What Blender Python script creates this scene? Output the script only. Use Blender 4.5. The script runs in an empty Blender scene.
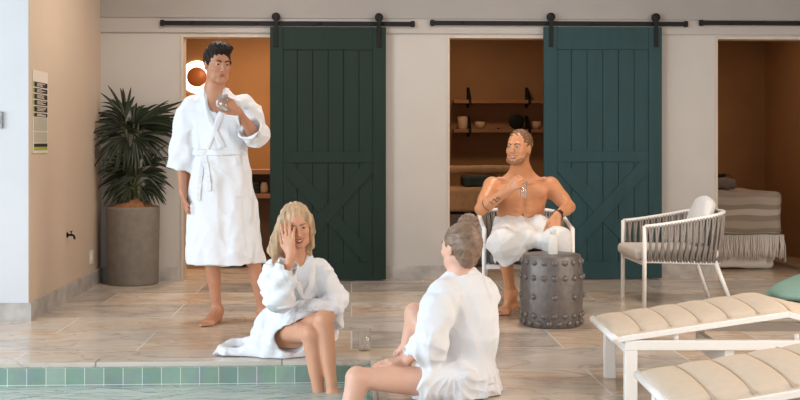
import bpy, bmesh, math, random
import numpy as np
from mathutils import Vector, Matrix
random.seed(7)
PI = math.pi
sc = bpy.context.scene
COL = sc.collection
YAW = math.radians(2.5)
CA, SA = math.cos(YAW), math.sin(YAW)
CAMZ, FPX, HY = 1.16, 1111.0, 143.0

# ---------------------------------------------------------------- coordinates
def V(px, py, Y):
    """a point of the photograph at distance Y -> metres in the camera-aligned frame (x right, y away, z up)"""
    return np.array([(px-400)/FPX*Y, Y, CAMZ-(py-HY)/FPX*Y])
def room(p):
    return Vector((p[0]*CA+p[1]*SA, -p[0]*SA+p[1]*CA, p[2]))
def on_y(px, py, yr):
    """photograph point on the room plane y = yr"""
    u = (px-400)/FPX
    Y = yr/(-u*SA+CA)
    return room(V(px, py, Y))
def on_x(px, py, xr):
    u = (px-400)/FPX
    Y = xr/(u*CA+SA)
    return room(V(px, py, Y))
def on_z(px, py, z=0.0):
    Y = (CAMZ-z)*FPX/(py-HY)
    return room(V(px, py, Y))

# ---------------------------------------------------------------- materials
def lin(c):
    return tuple(((v/255)/12.92 if v/255 <= .04045 else ((v/255+.055)/1.055)**2.4) for v in c)
def mat(name, rgb, rough=.6, metal=0., noise=0., scale=8., bump=0., bscale=60., sss=0., emit=0., stretch=None, sheen=0., spec=.5):
    m = bpy.data.materials.new(name); m.use_nodes = True
    nt = m.node_tree; b = nt.nodes['Principled BSDF']
    c = (*lin(rgb), 1)
    b.inputs['Base Color'].default_value = c
    b.inputs['Roughness'].default_value = rough
    b.inputs['Metallic'].default_value = metal
    b.inputs['Specular IOR Level'].default_value = spec
    if sheen: b.inputs['Sheen Weight'].default_value = sheen
    if sss:
        b.inputs['Subsurface Weight'].default_value = sss
        b.inputs['Subsurface Radius'].default_value = (.02, .008, .004)
        b.inputs['Subsurface Scale'].default_value = .5
    if emit:
        b.inputs['Emission Color'].default_value = c
        b.inputs['Emission Strength'].default_value = emit
    tc = nt.nodes.new('ShaderNodeTexCoord'); mp = nt.nodes.new('ShaderNodeMapping')
    nt.links.new(tc.outputs['Object'], mp.inputs[0])
    if stretch: mp.inputs['Scale'].default_value = stretch
    if noise:
        n = nt.nodes.new('ShaderNodeTexNoise'); n.inputs['Scale'].default_value = scale; n.inputs['Detail'].default_value = 5
        nt.links.new(mp.outputs[0], n.inputs['Vector'])
        r = nt.nodes.new('ShaderNodeValToRGB')
        lo = tuple(v*(1-noise) for v in c[:3]); hi = tuple(min(1, v*(1+noise)) for v in c[:3])
        r.color_ramp.elements[0].position = .3; r.color_ramp.elements[1].position = .7
        r.color_ramp.elements[0].color = (*lo, 1); r.color_ramp.elements[1].color = (*hi, 1)
        nt.links.new(n.outputs['Fac'], r.inputs[0]); nt.links.new(r.outputs[0], b.inputs['Base Color'])
    if bump:
        n = nt.nodes.new('ShaderNodeTexNoise'); n.inputs['Scale'].default_value = bscale; n.inputs['Detail'].default_value = 4
        nt.links.new(mp.outputs[0], n.inputs['Vector'])
        bp = nt.nodes.new('ShaderNodeBump'); bp.inputs['Strength'].default_value = bump; bp.inputs['Distance'].default_value = .01
        nt.links.new(n.outputs['Fac'], bp.inputs['Height']); nt.links.new(bp.outputs[0], b.inputs['Normal'])
    return m

M = dict(
    wall_left=mat('beige_paint', (198, 178, 158), .7, noise=.03, scale=2),
    column=mat('white_paint', (206, 207, 209), .6, noise=.02, scale=2),
    wall_back=mat('warm_grey_paint', (188, 183, 177), .7, noise=.03, scale=3),
    bulkhead=mat('grey_paint', (158, 153, 149), .75, noise=.03, scale=3),
    header=mat('header_paint', (176, 170, 164), .6, noise=.03, scale=3),
    ceiling=mat('ceiling_paint', (186, 182, 176), .8), shell=mat('hall_wall_paint', (150, 146, 140), .8),
    brown=mat('ochre_brown_plaster', (150, 108, 68), .8, noise=.08, scale=3),
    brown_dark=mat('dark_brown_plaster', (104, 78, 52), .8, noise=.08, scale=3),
    skirt=mat('grey_stone_skirting', (172, 166, 160), .5, noise=.22, scale=9, bump=.1),
    casing=mat('pale_casing', (196, 180, 162), .55, noise=.1, scale=12, stretch=(1, 1, .1)),
    green=mat('dark_green_paint', (29, 46, 39), .6, noise=.08, scale=14, stretch=(1, 1, .15), bump=.1, bscale=40, spec=.22),
    teal=mat('teal_green_paint', (38, 66, 69), .55, noise=.10, scale=14, stretch=(1, 1, .15), bump=.1, bscale=40, spec=.22),
    black=mat('black_iron', (13, 12, 12), .6, metal=.0, spec=.3),
    skin_a=mat('tanned_skin', (182, 128, 98), .5, sss=.06, noise=.06, scale=14),
    skin_b=mat('light_skin', (206, 150, 118), .48, sss=.06, noise=.05, scale=14),
    skin_c=mat('fair_skin', (220, 172, 148), .48, sss=.06, noise=.05, scale=14),
    skin_d=mat('golden_skin', (200, 138, 96), .42, sss=.06, noise=.07, scale=14),
    lips=mat('lip_pink', (160, 84, 62), .45),
    teeth=mat('tooth_white', (240, 228, 206), .3),
    robe=mat('white_waffle_cotton', (226, 227, 230), .85, bump=.25, bscale=160, sheen=.2),
    towel=mat('white_terry_cotton', (222, 220, 217), .95, bump=.5, bscale=180, sheen=.3),
    hair_dark=mat('dark_brown_hair', (34, 25, 20), .6, spec=.25, noise=.35, scale=60, bump=.6, bscale=90),
    hair_blonde=mat('ash_blonde_hair', (186, 154, 120), .45, noise=.35, scale=40, stretch=(1, 1, .12), bump=.6, bscale=60),
    hair_ash=mat('ash_brown_hair', (128, 103, 85), .45, noise=.4, scale=45, stretch=(.5, .5, 1), bump=.6, bscale=60),
    hair_gold=mat('golden_brown_hair', (112, 78, 48), .5, noise=.3, scale=60, bump=.6, bscale=80),
    beard=mat('short_beard', (146, 100, 66), .7, noise=.15, scale=80),
    tattoo=mat('tattoo_ink', (96, 74, 60), .6),
    eye_white=mat('eye_white', (225, 220, 214), .3),
    iris=mat('dark_iris', (40, 28, 22), .2),
    white_metal=mat('white_powder_coat', (238, 236, 232), .4),
    mesh_fabric=mat('beige_sling_fabric', (207, 190, 170), .8, bump=.3, bscale=260, noise=.03, scale=30),
    seam=mat('seam_tape', (190, 172, 150), .8),
    rope=mat('grey_rope', (150, 142, 134), .8, bump=.6, bscale=200, noise=.1, scale=60),
    cushion=mat('oatmeal_cushion', (214, 208, 200), .9, bump=.3, bscale=200),
    grey_cushion=mat('charcoal_cushion', (92, 92, 96), .9, bump=.3, bscale=200),
    drum=mat('dark_grey_hammered_metal', (110, 104, 100), .42, metal=.45, noise=.14, scale=20, bump=.25, bscale=45),
    pot=mat('grey_concrete', (122, 115, 107), .75, noise=.14, scale=14, bump=.2, bscale=60),
    coir=mat('coconut_coir', (142, 96, 60), .95, noise=.3, scale=50, bump=.8, bscale=90),
    leaf=mat('palm_leaf', (38, 47, 30), .5, noise=.3, scale=12),
    stalk=mat('palm_stalk', (74, 84, 50), .5),
    bottle=mat('cream_plastic', (226, 222, 212), .4),
    watch=mat('black_rubber', (24, 23, 24), .5),
    tealpillow=mat('sage_cushion_fabric', (146, 182, 168), .85, bump=.4, bscale=160),
    linen=mat('white_linen', (226, 220, 210), .9, bump=.3, bscale=90, noise=.04),
    brown_blanket=mat('taupe_wool_blanket', (172, 130, 92), .95, bump=.6, bscale=120, noise=.12, scale=20),
    grey_blanket=mat('grey_wool_blanket', (104, 92, 84), .95, bump=.5, bscale=120, noise=.1, scale=20),
    dark_green_cloth=mat('dark_green_cloth', (44, 50, 40), .9, noise=.3, scale=20),
    wood=mat('oiled_wood', (150, 100, 62), .5, noise=.2, scale=14, stretch=(.15, 1, 1)),
    clay=mat('tan_ceramic', (188, 156, 124), .6, noise=.1),
    paper=mat('poster_paper', (216, 204, 190), .6),
    poster_black=mat('poster_black', (40, 36, 32), .6),
    poster_green=mat('poster_lime', (150, 168, 50), .6),
    poster_grey=mat('poster_grey', (176, 170, 154), .6),
    plastic=mat('white_plastic', (226, 220, 212), .4),
    grey_plastic=mat('grey_plastic', (150, 152, 156), .4),
    copper=mat('copper_mirror', (168, 100, 54), .5, metal=.2),
    glow=mat('ring_lamp_glow', (255, 226, 190), .5, emit=5),
)
def glass_mat(name, tint=(.97, .98, .98), refl=.12, milk=0.):
    m = bpy.data.materials.new(name); m.use_nodes = True; nt = m.node_tree
    nt.nodes.remove(nt.nodes['Principled BSDF']); out = nt.nodes['Material Output']
    t = nt.nodes.new('ShaderNodeBsdfTransparent'); t.inputs[0].default_value = (*tint, 1)
    g = nt.nodes.new('ShaderNodeBsdfGlossy'); g.inputs['Roughness'].default_value = .05
    lw = nt.nodes.new('ShaderNodeLayerWeight'); lw.inputs[0].default_value = .12
    df = nt.nodes.new('ShaderNodeBsdfTranslucent'); df.inputs[0].default_value = (.95, .95, .94, 1); m0 = nt.nodes.new('ShaderNodeMixShader'); m0.inputs[0].default_value = milk
    nt.links.new(t.outputs[0], m0.inputs[1]); nt.links.new(df.outputs[0], m0.inputs[2])
    ad = nt.nodes.new('ShaderNodeMath'); ad.operation = 'ADD'; ad.inputs[1].default_value = refl; ad.use_clamp = True
    mx = nt.nodes.new('ShaderNodeMixShader')
    nt.links.new(lw.outputs['Facing'], ad.inputs[0]); nt.links.new(ad.outputs[0], mx.inputs[0])
    nt.links.new(m0.outputs[0], mx.inputs[1]); nt.links.new(g.outputs[0], mx.inputs[2]); nt.links.new(mx.outputs[0], out.inputs[0])
    return m
def wrinkle(m, scale, dist, strength):
    nt = m.node_tree; N = nt.nodes; L = nt.links; b = N['Principled BSDF']; old = b.inputs['Normal'].links[0].from_socket
    tc = N.new('ShaderNodeTexCoord'); n = N.new('ShaderNodeTexNoise'); n.noise_type = 'RIDGED_MULTIFRACTAL' if 'RIDGED_MULTIFRACTAL' in n.bl_rna.properties['noise_type'].enum_items else n.noise_type
    mp = N.new('ShaderNodeMapping'); mp.inputs['Scale'].default_value = (1, 1, .55); mp.inputs['Rotation'].default_value = (0, .35, 0); L.new(tc.outputs['Object'], mp.inputs[0]); L.new(mp.outputs[0], n.inputs['Vector'])
    n.inputs['Scale'].default_value = scale; n.inputs['Detail'].default_value = 2.5; n.inputs['Distortion'].default_value = .7
    bp = N.new('ShaderNodeBump'); bp.inputs['Strength'].default_value = strength; bp.inputs['Distance'].default_value = dist
    L.new(n.outputs['Fac'], bp.inputs['Height']); L.new(old, bp.inputs['Normal']); L.new(bp.outputs[0], b.inputs['Normal'])
wrinkle(M['robe'], 7., .05, 1.); wrinkle(M['towel'], 6., .03, 1.); wrinkle(M['linen'], 6., .012, .7)
M['glass'] = glass_mat('clear_glass', (.97, .97, .96), .05, .10)
M['pane'] = glass_mat('window_glass', (.98, .99, 1), .02)

def floor_mat(name, bw, rh, cols, mortar, seedoff=0.):
    m = bpy.data.materials.new(name); m.use_nodes = True; nt = m.node_tree; N = nt.nodes; L = nt.links
    b = N['Principled BSDF']
    tc = N.new('ShaderNodeTexCoord'); mp = N.new('ShaderNodeMapping'); L.new(tc.outputs['Object'], mp.inputs[0])
    mp.inputs['Location'].default_value = (seedoff, .34, 0)
    br = N.new('ShaderNodeTexBrick'); br.inputs['Scale'].default_value = 1
    br.inputs['Brick Width'].default_value = bw; br.inputs['Row Height'].default_value = rh
    br.inputs['Mortar Size'].default_value = .005; br.inputs['Mortar Smooth'].default_value = .1
    br.inputs['Color1'].default_value = (0, 0, 0, 1); br.inputs['Color2'].default_value = (1, 1, 1, 1); br.inputs['Mortar'].default_value = (.5, .5, .5, 1)
    L.new(mp.outputs[0], br.inputs['Vector'])
    mp2 = N.new('ShaderNodeMapping'); mp2.inputs['Scale'].default_value = (.8, 1.5, 1); L.new(tc.outputs['Object'], mp2.inputs[0])
    ad = N.new('ShaderNodeVectorMath'); ad.operation = 'MULTIPLY_ADD'
    ad.inputs[1].default_value = (7, 7, 7)
    L.new(br.outputs['Color'], ad.inputs[0]); L.new(mp2.outputs[0], ad.inputs[2])
    n1 = N.new('ShaderNodeTexNoise'); n1.inputs['Scale'].default_value = 2.2; n1.inputs['Detail'].default_value = 9; n1.inputs['Roughness'].default_value = .62; n1.inputs['Distortion'].default_value = .9
    L.new(ad.outputs[0], n1.inputs['Vector'])
    sm = N.new('ShaderNodeMix'); sm.data_type = 'FLOAT'; sm.inputs[0].default_value = .36
    sep = N.new('ShaderNodeSeparateColor'); L.new(br.outputs['Color'], sep.inputs[0])
    L.new(n1.outputs['Fac'], sm.inputs[2]); L.new(sep.outputs[0], sm.inputs[3])
    r = N.new('ShaderNodeValToRGB'); el = r.color_ramp.elements
    while len(el) < len(cols): el.new(.5)
    for i, (p, c) in enumerate(cols): el[i].position = p; el[i].color = (*lin(c), 1)
    L.new(sm.outputs[0], r.inputs[0])
    # thin brown veins
    n2 = N.new('ShaderNodeTexNoise'); n2.inputs['Scale'].default_value = 1.5; n2.inputs['Detail'].default_value = 8; n2.inputs['Distortion'].default_value = 1.8
    L.new(ad.outputs[0], n2.inputs['Vector'])
    s = N.new('ShaderNodeMath'); s.operation = 'SUBTRACT'; s.inputs[1].default_value = .5; L.new(n2.outputs['Fac'], s.inputs[0])
    a = N.new('ShaderNodeMath'); a.operation = 'ABSOLUTE'; L.new(s.outputs[0], a.inputs[0])
    lt = N.new('ShaderNodeMapRange'); lt.inputs[1].default_value = 0; lt.inputs[2].default_value = .022; lt.inputs[3].default_value = .42; lt.inputs[4].default_value = 0
    L.new(a.outputs[0], lt.inputs[0])
    mv = N.new('ShaderNodeMix'); mv.data_type = 'RGBA'; L.new(lt.outputs[0], mv.inputs[0]); L.new(r.outputs[0], mv.inputs[6]); mv.inputs[7].default_value = (*lin((142, 110, 88)), 1)
    mm = N.new('ShaderNodeMix'); mm.data_type = 'RGBA'; L.new(br.outputs['Fac'], mm.inputs[0]); L.new(mv.outputs[2], mm.inputs[6]); mm.inputs[7].default_value = (*lin(mortar), 1)
    L.new(mm.outputs[2], b.inputs['Base Color'])
    b.inputs['Roughness'].default_value = .22; b.inputs['Specular IOR Level'].default_value = .45
    bp = N.new('ShaderNodeBump'); bp.inputs['Strength'].default_value = .15; bp.inputs['Distance'].default_value = .004
    L.new(n1.outputs['Fac'], bp.inputs['Height']); L.new(bp.outputs[0], b.inputs['Normal'])
    return m
M['floor'] = floor_mat('travertine_tiles', 1.2, .6, [(.24, (150, 140, 132)), (.40, (188, 178, 168)), (.50, (206, 190, 172)), (.60, (194, 168, 144)), (.76, (222, 214, 204))], (212, 206, 198))
M['coping'] = floor_mat('travertine_coping', .98, 3., [(.3, (186, 174, 160)), (.5, (206, 196, 184)), (.7, (222, 214, 204))], (150, 142, 132), -.12)
def tile_mat():
    m = bpy.data.materials.new('sage_pool_tile'); m.use_nodes = True; nt = m.node_tree; N = nt.nodes; L = nt.links
    b = N['Principled BSDF']; tc = N.new('ShaderNodeTexCoord')
    # along x and along y walls alike: u = x + y
    sp = N.new('ShaderNodeSeparateXYZ'); L.new(tc.outputs['Object'], sp.inputs[0])
    u = N.new('ShaderNodeMath'); L.new(sp.outputs[0], u.inputs[0]); L.new(sp.outputs[1], u.inputs[1])
    cb = N.new('ShaderNodeCombineXYZ'); L.new(u.outputs[0], cb.inputs[0]); L.new(sp.outputs[2], cb.inputs[1])
    br = N.new('ShaderNodeTexBrick'); br.offset = 0; br.inputs['Scale'].default_value = 1
    br.inputs['Brick Width'].default_value = .1; br.inputs['Row Height'].default_value = .11; br.inputs['Mortar Size'].default_value = .0018
    br.inputs['Color1'].default_value = (*lin((132, 158, 144)), 1); br.inputs['Color2'].default_value = (*lin((156, 180, 166)), 1); br.inputs['Mortar'].default_value = (*lin((228, 234, 228)), 1)
    L.new(cb.outputs[0], br.inputs['Vector']); 
    n = N.new('ShaderNodeTexNoise'); n.inputs['Scale'].default_value = 14; L.new(tc.outputs['Object'], n.inputs['Vector'])
    mx = N.new('ShaderNodeMix'); mx.data_type = 'RGBA'; mx.blend_type = 'MULTIPLY'; mx.inputs[0].default_value = .35
    L.new(br.outputs['Color'], mx.inputs[6]); L.new(n.outputs['Color'], mx.inputs[7]); L.new(mx.outputs[2], b.inputs['Base Color'])
    b.inputs['Roughness'].default_value = .18
    return m
M['tile'] = tile_mat()
def water_mat():
    m = bpy.data.materials.new('pool_water'); m.use_nodes = True; nt = m.node_tree; N = nt.nodes; L = nt.links
    N.remove(N['Principled BSDF']); out = N['Material Output']
    tc = N.new('ShaderNodeTexCoord'); mp = N.new('ShaderNodeMapping'); mp.inputs['Scale'].default_value = (1, 1.6, 1); L.new(tc.outputs['Object'], mp.inputs[0])
    n = N.new('ShaderNodeTexNoise'); n.inputs['Scale'].default_value = 3.2; n.inputs['Detail'].default_value = 3; n.inputs['Distortion'].default_value = .8
    L.new(mp.outputs[0], n.inputs['Vector'])
    bp = N.new('ShaderNodeBump'); bp.inputs['Strength'].default_value = .55; bp.inputs['Distance'].default_value = .06; L.new(n.outputs['Fac'], bp.inputs['Height'])
    t = N.new('ShaderNodeBsdfTransparent'); t.inputs[0].default_value = (.72, .88, .82, 1)
    d = N.new('ShaderNodeBsdfDiffuse'); d.inputs[0].default_value = (*lin((204, 216, 210)), 1)
    m0 = N.new('ShaderNodeMixShader'); m0.inputs[0].default_value = .76; L.new(t.outputs[0], m0.inputs[1]); L.new(d.outputs[0], m0.inputs[2])
    g = N.new('ShaderNodeBsdfGlossy'); g.inputs['Roughness'].default_value = .06; L.new(bp.outputs[0], g.inputs['Normal'])
    f = N.new('ShaderNodeFresnel'); f.inputs[0].default_value = 1.33; L.new(bp.outputs[0], f.inputs['Normal'])
    mx = N.new('ShaderNodeMixShader'); L.new(f.outputs[0], mx.inputs[0]); L.new(m0.outputs[0], mx.inputs[1]); L.new(g.outputs[0], mx.inputs[2]); L.new(mx.outputs[0], out.inputs[0])
    return m
M['water'] = water_mat()
def stripe_mat():
    m = bpy.data.materials.new('striped_wool_throw'); m.use_nodes = True; nt = m.node_tree; N = nt.nodes; L = nt.links
    b = N['Principled BSDF']; tc = N.new('ShaderNodeTexCoord'); sp = N.new('ShaderNodeSeparateXYZ'); L.new(tc.outputs['Object'], sp.inputs[0])
    w = N.new('ShaderNodeMath'); w.operation = 'SUBTRACT'; L.new(sp.outputs[2], w.inputs[0]); L.new(sp.outputs[1], w.inputs[1])
    k = N.new('ShaderNodeMath'); k.operation = 'MULTIPLY'; k.inputs[1].default_value = 4.6; L.new(w.outputs[0], k.inputs[0])
    fr = N.new('ShaderNodeMath'); fr.operation = 'FRACT'; L.new(k.outputs[0], fr.inputs[0])
    r = N.new('ShaderNodeValToRGB'); r.color_ramp.interpolation = 'CONSTANT'; el = r.color_ramp.elements
    for _ in range(2): el.new(.5)
    for i, (p, c) in enumerate([(0, (166, 152, 138)), (.3, (146, 132, 118)), (.55, (182, 170, 156)), (.8, (140, 126, 112))]): el[i].position = p; el[i].color = (*lin(c), 1)
    L.new(fr.outputs[0], r.inputs[0]); L.new(r.outputs[0], b.inputs['Base Color']); b.inputs['Roughness'].default_value = .95
    return m
M['stripe'] = stripe_mat()

# ---------------------------------------------------------------- object helpers
def tag(o, label=None, cat=None, group=None, kind=None):
    if label: o['label'] = label
    if cat: o['category'] = cat
    if group: o['group'] = group
    if kind: o['kind'] = kind
    return o
def thing(name, label, cat, loc=(0, 0, 0), rotz=0., group=None):
    o = bpy.data.objects.new(name, None); COL.objects.link(o); o.empty_display_size = .1
    o.location = loc; o.rotation_euler = (0, 0, rotz)
    return tag(o, label, cat, group)
def mesh_obj(name, verts, faces, material, parent=None, smooth=False, loc=None, rotz=0.):
    me = bpy.data.meshes.new(name)
    me.from_pydata([tuple(map(float, v)) for v in verts], [], [tuple(map(int, f)) for f in faces])
    me.update()
    if smooth: me.polygons.foreach_set('use_smooth', [True]*len(me.polygons))
    mats = material if isinstance(material, (list, tuple)) else [material]
    for m in mats: me.materials.append(m)
    o = bpy.data.objects.new(name, me); COL.objects.link(o)
    if parent is not None: o.parent = parent
    if loc is not None: o.location = loc
    if rotz: o.rotation_euler = (0, 0, rotz)
    return o
class MB:
    """collects shapes into one mesh"""
    def __init__(s): s.v = []; s.f = []; s.sm = []
    def add(s, vs, fs, smooth=False):
        n = len(s.v); s.v += [tuple(v) for v in vs]; s.f += [tuple(i+n for i in f) for f in fs]; s.sm += [smooth]*len(fs); return s
    def box(s, lo, hi, bev=0.):
        bm = bmesh.new(); bmesh.ops.create_cube(bm, size=1)
        c = [(a+b)/2 for a, b in zip(lo, hi)]; d = [abs(b-a) for a, b in zip(lo, hi)]
        for v in bm.verts: v.co = Vector((c[0]+v.co.x*d[0], c[1]+v.co.y*d[1], c[2]+v.co.z*d[2]))
        if bev: bmesh.ops.bevel(bm, geom=bm.edges[:], offset=bev, segments=2, affect='EDGES', profile=.5)
        return s.bm(bm)
    def bm(s, bm, smooth=False):
        bm.verts.ensure_lookup_table(); bm.verts.index_update()
        s.add([v.co[:] for v in bm.verts], [[v.index for v in f.verts] for f in bm.faces], smooth); bm.free(); return s
    def bar(s, a, b, w, h, up=(0, 0, 1), bev=0.):
        """rectangular bar from a to b, w across, h along up"""
        a, b = Vector(a), Vector(b); d = (b-a); L = d.length; d.normalize(); up = Vector(up)
        x = d.cross(up)
        if x.length < 1e-5: x = d.cross(Vector((0, 1, 0)))
        x.normalize(); u = x.cross(d).normalized()
        bm = bmesh.new(); bmesh.ops.create_cube(bm, size=1)
        if bev:
            for v in bm.verts: v.co = Vector((v.co.x*w, v.co.y*L, v.co.z*h))
            bmesh.ops.bevel(bm, geom=bm.edges[:], offset=bev, segments=2, affect='EDGES', profile=.5)
            for v in bm.verts: v.co = (a+b)/2 + x*v.co.x + d*v.co.y + u*v.co.z
        else:
            for v in bm.verts: v.co = (a+b)/2 + x*v.co.x*w + d*v.co.y*L + u*v.co.z*h
        return s.bm(bm)
    def tube(s, pts, r, n=8, rs=None, caps=True):
        pts = [Vector(p) for p in pts]; rings = []
        up = Vector((0, 0, 1)); t0 = (pts[1]-pts[0]).normalized()
        if abs(t0.z) > .95: up = Vector((0, 1, 0))
        nrm = t0.cross(up).normalized(); vs = []; fs = []
        for i, p in enumerate(pts):
            t = (pts[min(i+1, len(pts)-1)]-pts[max(i-1, 0)]).normalized()
            nrm = (nrm - t*nrm.dot(t)).normalized(); bn = t.cross(nrm)
            rr = rs[i] if rs else r
            for k in range(n):
                a = 2*PI*k/n; vs.append(p+nrm*math.cos(a)*rr+bn*math.sin(a)*rr)
        m = len(pts)
        for i in range(m-1):
            for k in range(n):
                fs.append((i*n+k, i*n+(k+1) % n, (i+1)*n+(k+1) % n, (i+1)*n+k))
        if caps: fs.append(tuple(range(n))[::-1]); fs.append(tuple((m-1)*n+k for k in range(n)))
        return s.add(vs, fs, True)
    def lathe(s, prof, n=32, c=(0, 0, 0), smooth=True, axis='z'):
        vs = []; fs = []
        for (r, z) in prof:
            for k in range(n):
                a = 2*PI*k/n
                p = (r*math.cos(a), r*math.sin(a), z) if axis == 'z' else (r*math.cos(a), z, r*math.sin(a))
                vs.append((c[0]+p[0], c[1]+p[1], c[2]+p[2]))
        for i in range(len(prof)-1):
            for k in range(n): fs.append((i*n+k, i*n+(k+1) % n, (i+1)*n+(k+1) % n, (i+1)*n+k))
        if prof[0][0] > 1e-6: fs.append(tuple(range(n))[::-1])
        if prof[-1][0] > 1e-6: fs.append(tuple((len(prof)-1)*n+k for k in range(n)))
        return s.add(vs, fs, smooth)
    def ball(s, c, r, sub=2):
        bm = bmesh.new(); bmesh.ops.create_icosphere(bm, subdivisions=sub, radius=1)
        r = (r, r, r) if not hasattr(r, '__len__') else r
        for v in bm.verts: v.co = Vector((c[0]+v.co.x*r[0], c[1]+v.co.y*r[1], c[2]+v.co.z*r[2]))
        return s.bm(bm, True)
    def build(s, name, material, parent=None, loc=None, rotz=0.):
        o = mesh_obj(name, s.v, s.f, material, parent, loc=loc, rotz=rotz)
        o.data.polygons.foreach_set('use_smooth', s.sm)
        return o
def centred(mb, name, material):
    """top-level mesh with its origin at the base centre of its shape"""
    xs = np.array(mb.v); c = (xs.min(0)+xs.max(0))/2; c[2] = xs[:, 2].min()
    mb.v = [tuple(np.array(v)-c) for v in mb.v]
    return mb.build(name, material, loc=tuple(c))
def struct(name, mb, material):
    return tag(mb.build(name, material), kind='structure')

# ================================================================ signed-distance modelling of figures
def nrm(v): v = np.asarray(v, float); return v/np.linalg.norm(v)
class Field:
    def __init__(s, lo, hi, h=.005):
        s.h = h
        s.ax = [np.arange(lo[i], hi[i]+h, h, dtype=np.float32) for i in range(3)]
        s.g = np.full([len(a) for a in s.ax], .08, np.float32)
    def _win(s, lo, hi, pad):
        sl = []
        for i in range(3):
            a = int(np.searchsorted(s.ax[i], lo[i]-pad)); b = int(np.searchsorted(s.ax[i], hi[i]+pad))
            if b <= a: return None
            sl.append(slice(a, b))
        return tuple(sl)
    def _pts(s, sl):
        return np.meshgrid(s.ax[0][sl[0]], s.ax[1][sl[1]], s.ax[2][sl[2]], indexing='ij', sparse=True)
    def apply(s, prim, k=.01, op='u'):
        lo, hi, fn = prim; sl = s._win(lo, hi, .03+k)
        if sl is None: return s
        X, Y, Z = s._pts(sl); d = fn(X, Y, Z).astype(np.float32); a = s.g[sl]
        if op == 'u':
            h = np.maximum(k-np.abs(a-d), 0)/max(k, 1e-6); s.g[sl] = np.minimum(a, d)-h*h*k*.25
        elif op == 's':
            d = -d; h = np.maximum(k-np.abs(a-d), 0)/max(k, 1e-6); s.g[sl] = np.maximum(a, d)+h*h*k*.25
        return s
    def u(s, prim, k=.01): return s.apply(prim, k, 'u')
    def s_(s, prim, k=.004): return s.apply(prim, k, 's')
    def disp(s, fn, band=.03):
        m = np.abs(s.g) < band; idx = np.nonzero(m)
        s.g[idx] += fn(s.ax[0][idx[0]], s.ax[1][idx[1]], s.ax[2][idx[2]]).astype(np.float32); return s
    def cover(s, B, off, lo, hi, k=.012):
        """make this cloth field enclose body field B by `off` inside the box lo..hi"""
        sl = s._win(lo, hi, 0)
        if sl is None: return s
        g = B.g
        for a in range(3):
            q = s.ax[a][sl[a]]; t = np.clip((q-B.ax[a][0])/B.h, 0, len(B.ax[a])-1.001); i = t.astype(int); f = t-i
            sh = [1, 1, 1]; sh[a] = len(f); f = f.reshape(sh); g = np.take(g, i, a)*(1-f)+np.take(g, i+1, a)*f
        d = g-off; a = s.g[sl]; h = np.maximum(k-np.abs(a-d), 0)/k; s.g[sl] = np.minimum(a, d)-h*h*k*.25
        return s
    def front(s, x, z, side=-1):
        """y of the surface nearest the camera at (x, z)"""
        i = int(np.clip(np.searchsorted(s.ax[0], x), 0, len(s.ax[0])-1)); k = int(np.clip(np.searchsorted(s.ax[2], z), 0, len(s.ax[2])-1))
        col = s.g[i, :, k]; n = np.nonzero(col < 0)[0]
        if len(n) == 0: return None
        return float(s.ax[1][n[0] if side < 0 else n[-1]])
    def mesh(s):
        g = s.g; S = g < 0; nx, ny, nz = g.shape
        tot = np.zeros((nx-1, ny-1, nz-1), np.int8)
        for dx in (0, 1):
            for dy in (0, 1):
                for dz in (0, 1): tot += S[dx:nx-1+dx, dy:ny-1+dy, dz:nz-1+dz]
        act = np.nonzero((tot > 0) & (tot < 8)); I, J, K = act; n = len(I)
        acc = np.zeros((n, 3)); cnt = np.zeros(n)
        for a in range(3):
            o = [(0, 0), (0, 1), (1, 0), (1, 1)]
            for (p, q) in o:
                d0 = [0, 0, 0]; b, c = [i for i in range(3) if i != a]; d0[b] = p; d0[c] = q; d1 = list(d0); d1[a] = 1
                f0 = g[I+d0[0], J+d0[1], K+d0[2]]; f1 = g[I+d1[0], J+d1[1], K+d1[2]]
                m = (f0 < 0) != (f1 < 0); t = np.where(m, f0/np.where(m, f0-f1, 1), 0)
                P = np.zeros((n, 3)); P[:, b] = p; P[:, c] = q; P[:, a] = t
                acc[m] += P[m]; cnt[m] += 1
        acc /= cnt[:, None]
        V_ = np.stack([s.ax[0][I]+acc[:, 0]*s.h, s.ax[1][J]+acc[:, 1]*s.h, s.ax[2][K]+acc[:, 2]*s.h], 1)
        vid = np.full(tot.shape, -1, np.int64); vid[act] = np.arange(n)
        F = []
        for a in range(3):
            b, c = (a+1) % 3, (a+2) % 3
            sl0 = [slice(None)]*3; sl1 = [slice(None)]*3; sl0[a] = slice(0, -1); sl1[a] = slice(1, None)
            A = S[tuple(sl0)]; B = S[tuple(sl1)]; X = np.nonzero(A != B)
            X = [x.copy() for x in X]
            ok = (X[b] > 0) & (X[c] > 0) & (X[b] < g.shape[b]-1) & (X[c] < g.shape[c]-1)
            X = [x[ok] for x in X]; inside = A[tuple(X)]
            def cell(db, dc):
                Q = [x.copy() for x in X]; Q[b] = Q[b]-db; Q[c] = Q[c]-dc; return vid[tuple(Q)]
            q = np.stack([cell(1, 1), cell(0, 1), cell(0, 0), cell(1, 0)], 1)
            q[~inside] = q[~inside][:, ::-1]; F.append(q)
        return V_, np.concatenate(F)
    def build(s, name, material, base, parent=None, label=None):
        v, f = s.mesh(); v = v-np.asarray(base)
        me = bpy.data.meshes.new(name)
        me.vertices.add(len(v)); me.vertices.foreach_set('co', v.astype(np.float32).ravel())
        me.loops.add(f.size); me.loops.foreach_set('vertex_index', f.astype(np.int32).ravel())
        me.polygons.add(len(f)); me.polygons.foreach_set('loop_start', np.arange(0, f.size, 4, dtype=np.int32))
        me.update(calc_edges=True); me.validate()
        me.polygons.foreach_set('use_smooth', [True]*len(me.polygons))
        me.materials.append(material)
        o = bpy.data.objects.new(name, me); COL.objects.link(o)
        if parent is not None: o.parent = parent
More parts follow.
